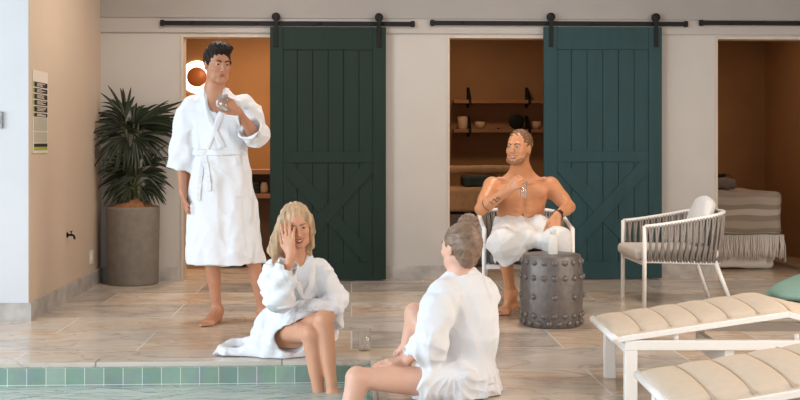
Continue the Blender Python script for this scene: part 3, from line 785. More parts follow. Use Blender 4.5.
# ---------------------------------------------------------------- potted palm
base = on_z(133, 283.5)
palm = thing('potted_palm', 'tall fan palm in a round grey concrete planter in the corner', 'plant', base)
s_p = FPX/9.1; R = 26.5/s_p; Hh = 78/s_p
m = MB(); m.lathe([(0, 0), (R*.93, 0), (R*.955, .015), (R, Hh-.02), (R*.995, Hh), (R*.93, Hh), (R*.92, Hh-.06), (0, Hh-.06)], 48); m.build('planter', M['pot'], palm)
F = Field((-R-.02, -R-.02, Hh-.1), (R+.02, R+.02, Hh+.12), .008)
F.u(ell((0, 0, Hh-.03), (R*.86, R*.86, .085)), .02); F.disp(lambda x, y, z: .012*np.sin(40*x)*np.sin(37*y+2)*np.sin(33*z))
F.build('coir_mulch', M['coir'], (0, 0, 0), palm)
rnd = random.Random(5)
def frond(bpx, dpx, L, nl, tw, dy, ddy):
    """petiole from the pot to the fan's base, then narrow leaflets fanning out and arching down"""
    b = pl(bpx[0], bpx[1], dy); a = pl(132+rnd.uniform(-4, 4), 203, 0); mid = (a+b)/2+Vector((0, 0, .04)); m = MB(); m.tube([a, mid, b], .006, 6, rs=[.011, .008, .005])
    fr = m.build('frond_stalk', M['stalk'], palm); m = MB()
    d = Vector((dpx[0], ddy, -dpx[1])).normalized(); nn = Vector((rnd.uniform(-.35, .35), -1, rnd.uniform(.0, .5))); side = d.cross(nn).normalized(); up = side.cross(d).normalized()
    if up.z < 0: up = -up
    for k in range(nl):
        u0 = k/(nl-1)-.5; ang = u0*math.radians(tw); l = L*(.75+.25*math.cos(u0*2.6))*rnd.uniform(.85, 1.1)
        v = (d*math.cos(ang)+side*math.sin(ang)+up*rnd.uniform(-.12, .14)).normalized(); wd = rnd.uniform(.020, .030)
        n_ = v.cross(up).normalized(); seg = 7; vs = []; fs = []; dr = rnd.uniform(.15, .55)
        for j in range(seg+1):
            u = j/seg; p = b+v*l*u-Vector((0, 0, 1))*dr*l*u*u; w_ = wd*(math.sin(PI*min(1, u*.9+.08))**.7)+.0008; fold = up*w_*.3
            vs += [p-n_*w_*.5+fold, p, p+n_*w_*.5+fold]
        for j in range(seg):
            q = j*3; fs += [(q, q+1, q+4, q+3), (q+1, q+2, q+5, q+4)]
        m.add(vs, fs, False)
    m.build('leaf_fan', M['leaf'], fr)
def pl(px, py, dy=0.):
    v = room(V(px, py, 9.1))-base; return Vector((v.x, dy, v.z))
for (bx_, by_, dx, dy_, L, nl, tw, y, yy) in [
    (124, 128, -1, -.35, .29, 11, 70, -.04, -.2), (121, 123, -.6, -1, .36, 12, 70, .05, .1), (125, 118, -.25, -1, .36, 11, 60, -.05, -.1), (131, 124, .4, -1, .34, 11, 60, .04, .2), (137, 124, 1, -.62, .46, 13, 42, -.02, -.1),
    (140, 128, 1, -.35, .36, 11, 50, .06, .1), (138, 136, 1, .05, .30, 10, 60, -.05, -.3), (120, 136, -1, .15, .27, 10, 80, 0, -.2), (126, 138, -.5, .6, .25, 12, 110, -.08, -.5), (136, 138, .5, .7, .23, 12, 110, -.08, -.4),
    (128, 130, .1, -.4, .24, 14, 190, -.1, -.6), (130, 134, -.2, -.8, .28, 12, 120, .08, .4),
    (130, 168, -1, -.5, .28, 10, 60, -.03, -.2), (128, 173, -1, .1, .27, 10, 60, .03, .1), (128, 179, -.8, .6, .22, 10, 70, -.05, -.3), (134, 165, -.2, -1, .26, 11, 80, 0, -.2), (140, 167, .7, -.8, .29, 10, 60, .03, .1),
    (142, 173, 1, -.1, .25, 10, 60, -.04, -.2), (144, 180, .9, .6, .20, 10, 70, -.05, -.3), (136, 178, 0, -.6, .20, 13, 160, -.09, -.5), (130, 187, -.5, .4, .15, 9, 90, -.08, -.4), (142, 188, .6, .3, .16, 9, 90, -.07, -.4)]:
    frond((bx_, by_), (dx, dy_), L, nl, tw, y, yy)
m = MB()
for k in range(5):
    a = pl(129+k*2.5, 205, rnd.uniform(-.03, .03)); m.tube([a, a+Vector((rnd.uniform(-.02, .02), 0, .16))], .012, 6, rs=[.014, .008])
m.build('stem_cluster', M['stalk'], palm)

# ---------------------------------------------------------------- left treatment room
q = on_y(197, 77, YR-.03); rr = 9.8/(FPX/YR)
t = thing('ring_mirror', 'round copper disc with a glowing halo behind the standing man', 'mirror', (q.x, YR-.005, q.z))
m = MB(); m.lathe([(0, -.012), (rr*1.62, -.012), (rr*1.65, -.004), (rr*1.65, 0), (0, 0)], 48, axis='y'); m.build('halo_lamp', M['glow'], t)
m = MB(); m.lathe([(0, -.052), (rr*.98, -.052), (rr, -.048), (rr, -.013), (0, -.013)], 48, axis='y'); m.build('copper_disc', M['copper'], t)
sh = thing('wall_shelf_unit', 'low wooden shelf unit seen between standing man and dark green door', 'shelf', (on_y(256, 190, 10.6).x, 10.6, 0))
for py in (172, 196, 262):
    z = on_y(256, py, 10.45).z; m = MB(); m.box((-.45, -.15, z-.022), (.40, .15, z+.022), .003); m.build('shelf_board', M['wood'], sh)
zt_ = on_y(256, 172, 10.45).z
for x in (-.45, .40):
    m = MB(); m.box((x-.012, -.15, 0), (x+.012, .15, zt_), .002); m.build('side_panel', M['wood'], sh)
m = MB(); m.box((-.44, .13, 0), (.39, .15, zt_)); m.build('back_panel', M['brown_dark'], sh)
z1 = on_y(256, 196, 10.45).z+.024
for i, (px, c, hh, lab) in enumerate([(255, 'dark_green_cloth', .12, 'dark green folded towel on the low shelf behind the standing man'), (264, 'clay', .1, 'tan jar on the low shelf next to the dark green door edge')]):
    x = on_y(px, 190, 10.55).x
    if i == 0:
        m = MB()
        for k in range(3): m.box((x-.07, 10.50, z1+k*.036), (x+.045, 10.66, z1+k*.036+.034), .012)
        o = centred(m, 'folded_towel', M[c]); tag(o, lab, 'towel')
    else:
        m = MB(); m.lathe([(0, 0), (.034, 0), (.04, .02), (.038, .07), (.026, .09), (.028, .1), (.02, .1), (.018, .07), (0, .07)], 20); o = m.build('jar', M[c], loc=(x, 10.56, z1)); tag(o, lab, 'jar')
zl = on_y(256, 262, 10.45).z+.024
g = 'rolled towels on the bottom shelf'
for k, px in enumerate((222, 229, 236, 243)):
    x = on_y(px, 250, 10.55).x; F = Field((-.05, -.12, -.02), (.05, .12, .12), .006); F.u(cone((0, -.1, .04), (0, .1, .04), .036, .036), .004); F.disp(lambda a, b, c: .003*np.sin(60*np.arctan2(c-.04, a)/6.28*6))
    v, f = F.mesh(); o = mesh_obj('rolled_towel', v, f, M['grey_blanket'], None, True, loc=(x, 10.6, zl-.004)); tag(o, 'dark rolled towel on the bottom shelf seen between the standing man\'s legs', 'towel', g)

# ---------------------------------------------------------------- middle treatment room
yS = YR-.12
for py, lab in ((102, 'upper wooden wall shelf above the bare-chested man'), (131, 'lower wooden wall shelf with jars above the bare-chested man')):
    zS = on_y(500, py, yS).z; xa = on_y(453, py, yS).x; xb = on_y(560, py, yS).x
    t = thing('wall_shelf', lab, 'shelf', ((xa+xb)/2, yS, zS))
    m = MB(); m.box((xa-(xa+xb)/2, -.11, -.018), (xb-(xa+xb)/2, .11, .018), .003); m.build('shelf_board', M['wood'], t)
    for px in (469, 528):
        x = on_y(px, py, yS).x-(xa+xb)/2; m = MB()
        m.bar((x, .105, -.06), (x, .105, .16), .03, .012, up=(0, 1, 0)); m.bar((x, .105, .15), (x, -.105, .02), .03, .012, up=(0, 0, 1)); m.bar((x, .105, -.024), (x, -.112, -.024), .03, .01); m.bar((x, -.112, -.028), (x, -.112, .03), .03, .008, up=(0, 1, 0))
        m.build('shelf_bracket', M['black'], t)
zs2 = on_y(500, 131, yS).z+.018
def small(px, prof, material, name, lab, cat, n=24):
    x = on_y(px, 125, yS).x; m = MB(); m.lathe(prof, n); o = m.build(name, material, loc=(x, yS-.02, zs2)); tag(o, lab, cat)
small(462.5, [(0, 0), (.05, 0), (.052, .01), (.052, .135), (.046, .135), (.044, .02), (0, .02)], M['clay'], 'ceramic_jar', 'straight tan ceramic jar at the left end of the lower shelf', 'jar')
small(480, [(0, 0), (.03, 0), (.05, .03), (.055, .08), (.048, .08), (.042, .035), (0, .02)], M['clay'], 'ceramic_bowl', 'rounded tan bowl on the lower shelf right of the bracket', 'bowl')
small(536.5, [(0, 0), (.03, 0), (.046, .03), (.05, .085), (.042, .085), (.036, .035), (0, .02)], M['clay'], 'ceramic_cup', 'small brown cup at the right end of the lower shelf', 'cup')
x = on_y(516.5, 125, yS).x; m = MB(); m.lathe([(0, -.012), (.06, -.014), (.078, -.008), (.08, .0), (.074, .01), (0, .014)], 36, (0, 0, .08), axis='y'); o = m.build('black_plate', M['black'], loc=(x, yS, zs2)); tag(o, 'round black plate standing on the lower wall shelf', 'plate')
small(498, [(0, 0), (.012, 0), (.014, .012), (.0, .016)], M['black'], 'small_dish', 'tiny dark dish lying on the lower wall shelf', 'dish')
# treatment table with folded blankets
def soft_box(lo, hi, r, name, material, parent=None, loc=None, disp=.004, seed=1, h=.008, k=None):
    lo = np.array(lo, float); hi = np.array(hi, float); c = (lo+hi)/2; e = (hi-lo)/2-r
    def fn(X, Y, Z):
        q = [np.abs(X-c[0])-e[0], np.abs(Y-c[1])-e[1], np.abs(Z-c[2])-e[2]]
        return np.sqrt(sum(np.maximum(a, 0)**2 for a in q))+np.minimum(np.maximum(np.maximum(q[0], q[1]), q[2]), 0)-r
    F = Field(lo-.04, hi+.04, h); F.u((lo, hi, fn), .001); F.disp(cloth_noise(disp, seed, freq=12))
    v, f = F.mesh(); o = mesh_obj(name, v, f, material, parent, True, loc=loc); return o
Yt = 10.35; xa = on_y(449, 200, Yt).x; zt2 = on_y(470, 215, Yt).z
tb = thing('massage_table', 'covered treatment table in the middle room', 'table', (xa+.28, Yt+.3, 0))
soft_box((-.30, -.28, .0), (.42, .9, zt2+.005), .03, 'table_cover', M['grey_blanket'], tb, disp=.006, seed=2, h=.014)
def at(o, lab, cat, group=None): tag(o, lab, cat, group); return o
z = zt2+.02
za = on_y(470, 188, Yt).z
o = soft_box((-.30, -.24, 0), (.40, .24, za-z), .045, 'folded_blanket', M['brown_blanket'], None, (xa+.28, Yt+.27, z+.003), seed=3); at(o, 'thick folded taupe blanket on the middle room table', 'blanket')
zb_ = on_y(470, 180, Yt).z
o = soft_box((-.16, -.16, 0), (.20, .16, zb_-za+.03), .03, 'folded_cloth', M['dark_green_cloth'], None, (xa+.30, Yt+.25, za+.006), seed=4); at(o, 'dark green cloth between the blankets in the middle room', 'cloth')
zc_ = on_y(470, 166, Yt).z
F = Field((-.34, -.1, -.02), (.42, .1, .16), .008); F.u(cone((-.30, 0, .05), (.38, 0, .05), .042, .045), .01); F.disp(cloth_noise(.006, 5, freq=14)); v, f = F.mesh()
o = mesh_obj('rolled_blanket', v, f, M['brown_blanket'], None, True, loc=(xa+.27, Yt+.27, zc_-.090)); at(o, 'rolled taupe blanket on top of the pile in the middle room', 'blanket')

# ---------------------------------------------------------------- right treatment room: bed
Ye = 9.98; xa = on_y(706, 230, Ye).x; xb = on_y(783, 230, Ye).x; zt3 = on_y(740, 195, Ye).z; bw = xb-xa
bed = thing('massage_bed', 'draped massage bed in the right treatment room', 'bed', ((xa+xb)/2, Ye+.7, 0))
soft_box((-bw/2+.060, -.648, .01), (bw/2-.060, .7, zt3-.075), .04, 'linen_skirt', M['linen'], bed, disp=.006, seed=6, h=.014)
# fringed throw over the end: one cloth that lies on the bed
F = Field((-bw/2-.06, -.80, .05), (bw/2+.10, .3, zt3+.08), .012)
def slabfn(X, Y, Z):
    q = [np.abs(X)-bw/2+.05, np.abs(Y-.0)-.66, np.abs(Z-(zt3-.17))-.15]
    return np.sqrt(sum(np.maximum(a, 0)**2 for a in q))+np.minimum(np.maximum(np.maximum(q[0], q[1]), q[2]), 0)-.045
F.u((np.array([-bw/2-.05, -.75, .05]), np.array([bw/2+.05, .8, zt3+.06]), slabfn), .001)
zc0 = on_y(740, 236, Ye).z
def inner(X, Y, Z):
    q = [np.abs(X)-bw/2+.078, np.abs(Y-.0)-.632, Z-(zt3-.09)+0*X]
    return np.sqrt(sum(np.maximum(a, 0)**2 for a in q))+np.minimum(np.maximum(np.maximum(q[0], q[1]), q[2]), 0)-.034
F.s_((np.array([-bw/2-.05, -.75, -.3]), np.array([bw/2+.05, .8, zt3+.06]), inner), .002)
F.s_((np.array([-2, -2, -.5]), np.array([2, 2, zc0]), lambda X, Y, Z: Z-zc0+0*X+0*Y), .002); F.disp(lambda x, y, z: .005*np.sin(16*x+5*y+3*np.sin(7*z)))
v, f = F.mesh(); thr = mesh_obj('striped_throw', v, f, M['stripe'], None, True, loc=tuple(bed.location)); at(thr, 'striped grey and beige fringed throw over the massage bed', 'throw')
m = MB(); rnd = random.Random(3); zf = on_y(740, 258, Ye).z
for k in range(46):
    x = -bw/2+.0+(bw)*k/45; m.tube([(x, -.71, zc0+.01), (x+rnd.uniform(-.008, .008), -.722, (zc0+zf)/2), (x+rnd.uniform(-.016, .016), -.715, zf+rnd.uniform(-.02, .02))], .006, 5, rs=[.007, .006, .009])
for k in range(24):
    y = -.68+k*.04; m.tube([(bw/2+.004, y, zc0+.01), (bw/2+.03, y, (zc0+zf)/2), (bw/2+.035+rnd.uniform(-.01, .01), y, zf-.03+rnd.uniform(-.02, .02))], .006, 5, rs=[.007, .006, .009])
fo = m.build('fringe', M['linen'], thr); fo['kind'] = 'stuff'
q = on_y(722, 193, 10.3)
F = Field((-.2, -.12, -.03), (.2, .12, .25), .008)
F.u(cone((-.10, 0, .06), (.16, 0, .06), .055, .055), .01); F.disp(cloth_noise(.006, 8, freq=20)); v, f = F.mesh()
o = mesh_obj('rolled_towel', v, f, M['grey_blanket'], None, True, loc=(on_y(718, 190, 10.35).x, 10.35, zt3+.030)); at(o, 'dark rolled towel at the left end of the massage bed', 'towel')
sp = thing('table_plant', 'small dark leafy plant on the massage bed by the doorway edge', 'plant', (on_y(720, 190, 10.65).x, 10.65, zt3+.034))
m = MB(); m.lathe([(0, 0), (.05, 0), (.065, .09), (.058, .09), (.052, .07), (0, .07)], 24); m.build('plant_pot', M['grey_cushion'], sp)
for k in range(9):
    a = k*2.4; m = MB(); d = Vector((math.cos(a)*.7, math.sin(a)*.7, .8+.3*math.sin(k))).normalized(); s2 = d.cross(Vector((0, 0, 1))).normalized(); vs = []; fs = []
    for j in range(6):
        u = j/5; p = Vector((0, 0, .07))+d*.15*u-Vector((0, 0, .05*u*u)); w_ = .032*math.sin(PI*min(1, u*.95+.04)); vs += [p-s2*w_, p+Vector((0, 0, -.006)), p+s2*w_]
    for j in range(5): fs += [(j*3, j*3+1, j*3+4, j*3+3), (j*3+1, j*3+2, j*3+5, j*3+4)]
    m.add(vs, fs, True); m.build('leaf', M['leaf'], sp)

# ================================================================ furniture
# ---- rope chair (front faces local -x); origin on the floor at its centre
def rope_chair(label, loc, rotz, cushion_mat, back=True):
    t = thing('rope_armchair', label, 'armchair', loc, rotz)
    W = .30; D0, D1 = -.31, .30; za = .575; zr = .33; legr = .0155
    def U(z0, z1, inset, n=40):
        """U shaped path: front left -> round the back -> front right"""
        pts = []; w = W-inset; r = .17; d1 = D1-inset
        path = [(D0, -w)]
        for k in range(1, 9): path.append((D0+(d1-r-D0)*k/8, -w))
        for k in range(1, 9): a = -PI/2+PI/2*k/8; path.append((d1-r+r*math.cos(a), -w+r+r*math.sin(a)))
        for k in range(1, 5): path.append((d1, -w+r+(2*w-2*r)*k/4))
        for k in range(1, 9): a = PI/2*k/8; path.append((d1-r+r*math.cos(a), w-r+r*math.sin(a)))
        for k in range(1, 9): path.append((d1-r+(D0-(d1-r))*k/8, w))
        for (x, y) in path:
            u = max(0, (x-D0)/(d1-D0)); pts.append(Vector((x, y, z0+(z1-z0)*u**1.25)))
        return pts
    top = U(za, za+.095, 0.); bot = U(zr, zr-.02, .028)
    m = MB(); m.tube(top, .0145, 8); m.build('arm_rail', M['white_metal'], t)
    m = MB(); m.tube(bot, .0125, 8); m.build('lower_rail', M['white_metal'], t)
    for s_ in (-1, 1):
        m = MB(); m.tube([(D0-.004, s_*W, 0), (D0, s_*W, za+.004)], legr, 10); m.build('leg', M['white_metal'], t)
        m = MB(); m.tube([(D1-.09, s_*(W-.06), zr-.01), (D1+.03, s_*(W-.04), 0)], legr, 10, rs=[.017, .013]); m.build('leg', M['white_metal'], t)
    m = MB(); m.bar((D0, -W, zr-.01), (D0, W, zr-.01), .028, .03); m.bar((D1-.09, -W+.05, zr-.015), (D1-.09, W-.05, zr-.015), .025, .025)
    for y in (-.12, 0, .12): m.bar((D0, y, zr-.01), (D1-.05, y, zr-.01), .03, .014)
    m.build('seat_frame', M['white_metal'], t)
    # rope wrap: pairs of cords going between the rails with a slight cross-over
    def sample(P, n):
        d = [0]
        for a, b in zip(P[:-1], P[1:]): d.append(d[-1]+(b-a).length)
        out = []
        for k in range(n):
            s = d[-1]*(k+.5)/n; i = max(j for j in range(len(d)) if d[j] <= s); i = min(i, len(P)-2); u = (s-d[i])/(d[i+1]-d[i]); out.append(P[i].lerp(P[i+1], u))
        return out
    n = 74; A = sample(top, n); B = sample(bot, n); m = MB(); c = Vector((0, 0, 0))
    for k in range(n):
        a = A[k]; b = B[min(n-1, max(0, k+(1 if k % 2 else -1)))]; out = Vector((a.x*.3, a.y, 0)).normalized()*.014
        mid = (a+b)/2+out*.5; m.tube([a+out*.7+Vector((0, 0, .001)), mid+out*.6, b+out*.7], .0086, 6)
        m.tube([a-out*.7+Vector((0, 0, .001)), (a+b)/2-out*.4, b-out*.7], .0070, 5)
    m.build('rope_weave', M['rope'], t)
    soft_box((D0-.06, -W+.04, zr+.008), (D1-.06, W-.04, zr+.088), .032, 'seat_cushion', cushion_mat, t, disp=.002, seed=11, h=.01)
    return t
# empty chair at right, facing the photo's left
pc = room(((1.69+2.32)/2-.0, 8.08, 0))
ch1 = rope_chair('grey rope armchair with white legs standing empty beside the loungers', pc, -YAW+.05, M['cushion'])
F = Field((-.12, -.24, -.02), (.14, .24, .42), .008)
Rb = np.array([[math.cos(.28), 0, math.sin(.28)], [0, 1, 0], [-math.sin(.28), 0, math.cos(.28)]])
F.u(ell((0, 0, .175), (.075, .225, .175), Rb), .01)
F.u(cap((.04, -.15, .30), (.04, .15, .30), .03), .05); F.u(cap((-.01, -.15, .05), (-.01, .15, .05), .03), .05); F.disp(cloth_noise(.005, 4, freq=10)); v, f = F.mesh()
cu = mesh_obj('scatter_cushion', v, f, M['towel'], None, True, loc=tuple(pc+room((.165, -.02, .425))), rotz=-YAW); tag(cu, 'plump white cushion leaning in the empty rope armchair', 'cushion')
# the bare-chested man's chair, facing the camera
pm = room((.872, 7.86, 0))
ch2 = rope_chair('grey rope armchair with white legs under the bare-chested man', pm, PI/2-YAW, M['grey_cushion'])

# ---- drum side table
q = room(V(551.5, 324.5, FPX/((324.5-HY)/CAMZ)))
sD = (324.5-HY)/CAMZ; Rm = 31.5/sD; Hd = .452
drum = thing('drum_table', 'dark grey studded metal drum table beside the bare-chested man', 'side table', (q.x, q.y, 0))
prof = [(0, 0), (Rm*.90, 0), (Rm*.92, .008)]
for k in range(13):
    u = k/12; prof.append((Rm*(.925+.075*math.sin(PI*min(1, u*1.02))**.8), .01+(Hd-.02)*u))
prof += [(Rm*.90, Hd-.003), (Rm*.88, Hd), (0, Hd)]
m = MB(); m.lathe(prof, 64); m.build('drum_body', M['drum'], drum)
s0 = None
for (py, cnt, off) in ((263, 18, 0), (278, 18, 0), (297, 9, .5), (316, 18, 0), (327, 18, .5)):
    z = CAMZ-(py-HY)/(sD*1.022); z = max(.03, z); u = (z-.01)/(Hd-.02); r_ = Rm*(.925+.075*math.sin(PI*min(1, u*1.02))**.8)
    for k in range(cnt):
        a = 2*PI*(k+off)/cnt+.1
        if s0 is None:
            mb = MB(); bm = bmesh.new(); bmesh.ops.create_icosphere(bm, subdivisions=3, radius=.019)
            for v in bm.verts: v.co.x *= .8
            mb.bm(bm, True); s0 = mb.build('stud', M['drum'], drum); o = s0
        else:
            o = s0.copy(); COL.objects.link(o); o.parent = drum
        o.location = (r_*math.cos(a), r_*math.sin(a), z); o.rotation_euler = (0, 0, a)
# bottle
qb = room(V(552, 257, 7.0)); bt = thing('lotion_bottle', 'slim cream bottle standing on the studded drum table', 'bottle', (drum.location.x+.004, drum.location.y-.03, Hd))
m = MB(); m.lathe([(0, 0), (.028, 0), (.031, .004), (.031, .105), (.026, .122), (.016, .13), (.0, .13)], 28); m.build('bottle_body', M['bottle'], bt)
m = MB(); m.lathe([(0, .128), (.019, .128), (.019, .158), (.017, .162), (0, .162)], 24); m.build('cap', M['plastic'], bt)

# ---- sun loungers
def lounger(label, x0, Yn, Yf, L=2.05, tilt=(.29, .405), cushion=True):
    """x0 left end, Yn / Yf near and far edges, all in the camera-aligned frame"""
    t = thing('sun_lounger', label, 'sun lounger', room((x0, (Yn+Yf)/2, 0)), -YAW); hw = (Yf-Yn)/2
    S = hw-.03
    for (x, y) in ((.055, -1), (.055, 1), (L-.08, -1), (L-.08, 1)):
        m = MB(); m.bar((x, y*S, 0), (x, y*S, .232), .055, .045, up=(0, 1, 0), bev=.004)
        m.build('leg', M['white_metal'], t)
    m = MB()
    for y in (-1, 1): m.bar((.028, y*S, .255), (L-.05, y*S, .255), .045, .045, bev=.004)
    m.bar((.055, -S+.0225, .235), (.055, S-.0225, .235), .05, .04, bev=.003); m.bar((L-.08, -S+.0225, .255), (L-.08, S-.0225, .255), .045, .04, bev=.003)
    m.build('frame', M['white_metal'], t)
    m = MB(); m.bar((.50, -S+.025, .185), (.50, S-.025, .185), .03, .085, bev=.003)
    for y in (-1, 1): m.bar((.50, y*(S-.01), .15), (.50, y*(S-.01), .24), .04, .02, up=(0, 1, 0))
    m.build('cross_panel', M['white_metal'], t)
    for x in (.26, .80, 1.18):
        for y in (-1, 1):
            m = MB(); m.lathe([(0, 0), (.011, 0), (.011, .03), (.0, .034)], 12, (x, y*(S+.006), .272)); m.build('support_peg', M['plastic'], t)
    za, zb = tilt; x1 = .76; sw = hw-.012
    m = MB()
    for y in (-1, 1): m.bar((-.02, y*(sw), za-.012), (x1, y*sw, zb-.012), .022, .024, bev=.003)
    m.tube([(-.022, -sw-.012, za-.004), (-.022, sw+.012, za-.004)], .017, 10); m.bar((x1, -sw, zb-.012), (x1, sw, zb-.012), .024, .022)
    m.build('backrest_frame', M['white_metal'], t)
    def sling(xa, za_, xb, zb_, n, bul, name):
        """padded sling with rolled ribs across"""
        vs = []; fs = []; nu = n*10; nv = 14; top = []
        for i in range(nu+1):
            u = i/nu; f = abs(math.sin(PI*u*n))**.35
            for j in range(nv+1):
                v = j/nv*2-1; e = max(0, 1-abs(v)**8)
                z = za_+(zb_-za_)*u+.004+(bul*f+.006)*e+.018*(1-v*v)
                top.append((xa+(xb-xa)*u, v*(sw-.004), z))
        bot = [(x, y, (za_+(zb_-za_)*((x-xa)/(xb-xa)))-.006) for (x, y, z) in top]; N_ = len(top); w_ = nv+1
        for i in range(nu):
            for j in range(nv):
                a = i*w_+j; fs += [(a, a+w_, a+w_+1, a+1), (N_+a, N_+a+1, N_+a+w_+1, N_+a+w_)]
        for i in range(nu):
            for j in (0, nv): a = i*w_+j; fs.append((a, a+w_, N_+a+w_, N_+a))
        for j in range(nv):
            for i in (0, nu): a = i*w_+j; fs.append((a, a+1, N_+a+1, N_+a))
        o = mesh_obj(name, top+bot, fs, M['mesh_fabric'], t, True)
        bm = bmesh.new(); bm.from_mesh(o.data); bmesh.ops.recalc_face_normals(bm, faces=bm.faces); bm.to_mesh(o.data); bm.free()
        return o
    bs = sling(-.025, za, x1, zb, 6, .013, 'backrest_sling')
    m = MB()
    for k in range(1, 6):
        u = k/6; x = -.025+(x1+.025)*u; z = za+(zb-za)*u+.011
        pts = [(x, -sw+.006+(2*sw-.012)*j/12, z+.018*(1-(j/6-1)**2)) for j in range(13)]; m.tube(pts, .004, 5)
    m.build('seam', M['seam'], bs)
    # the seat half folds down again behind the ridge
    sling(x1+.012, zb-.01, x1+.36, .315, 3, .008, 'seat_sling'); sling(x1+.37, .300, L-.06, .292, 5, .008, 'foot_sling')
    m = MB()
    for y in (-1, 1): m.bar((x1, y*sw, zb-.014), (x1+.36, y*sw, .300), .022, .024, bev=.003); m.bar((x1+.36, y*sw, .292), (L-.05, y*sw, .288), .022, .02)
    m.build('seat_frame', M['white_metal'], t)
    return t
lounger('beige sling sun lounger with white legs in front of the rope armchair', .98, 4.96, 5.52)
lounger('nearest beige sling sun lounger cut off at the bottom right corner', .925, 3.62, 4.22, tilt=(.285, .42))
# sage cushion lying on a low stool-less floor spot behind the lounger
qg = on_z(797, 300); F = Field((-.3, -.26, -.02), (.3, .26, .3), .01)
Rg = rot(0, 0, .0)
F.u(ell((0, 0, .085), (.235, .21, .07)), .01)
for sx in (-1, 1):
    for sy in (-1, 1): F.u(cap((sx*.10, sy*.09, .08), (sx*.225, sy*.20, .065), .045, .008), .06)
F.disp(cloth_noise(.004, 9, freq=9)); v, f = F.mesh(); v[:, 2] -= v[:, 2].min()
ang = math.radians(-14); v2 = v.copy(); v2[:, 0] = v[:, 0]*math.cos(ang)-v[:, 2]*math.sin(ang)*-1; v2[:, 2] = -v[:, 0]*math.sin(ang)*1+v[:, 2]*math.cos(ang); v2[:, 2] -= v2[:, 2].min()
gp = mesh_obj('throw_cushion', v2, f, M['tealpillow'], None, True, loc=(qg.x+.05, qg.y, 0), rotz=.5); tag(gp, 'sage green cushion at the right edge behind the lounger', 'cushion')
# water glass on the pool edge
qw = on_z(364.5, 350.5); m = MB(); m.lathe([(0, 0), (.030, 0), (.033, .004), (.036, .122), (.0335, .122), (.030, .010), (0, .010)], 32)
wg = m.build('drinking_glass', M['glass'], loc=(qw.x, qw.y, .0)); tag(wg, 'clear drinking glass on the stone beside the seated blonde woman', 'glass')
# ================================================================ people
def fold_fn(n, amp, ph=0., wob=.6, z0=None, z1=None):
    """vertical folds that grow from z0 (none) to z1 (full)"""
    def fn(th, z):
        g = 1. if z0 is None else np.clip((z-z0)/(z1-z0), 0, 1)
        s = .6*np.sin(n*th+ph+wob*np.sin(7*z+2*th))+.4*np.sin((n*1.7)*th+2.1*ph-wob*np.sin(9*z+1))
        return amp*g*s
    return fn
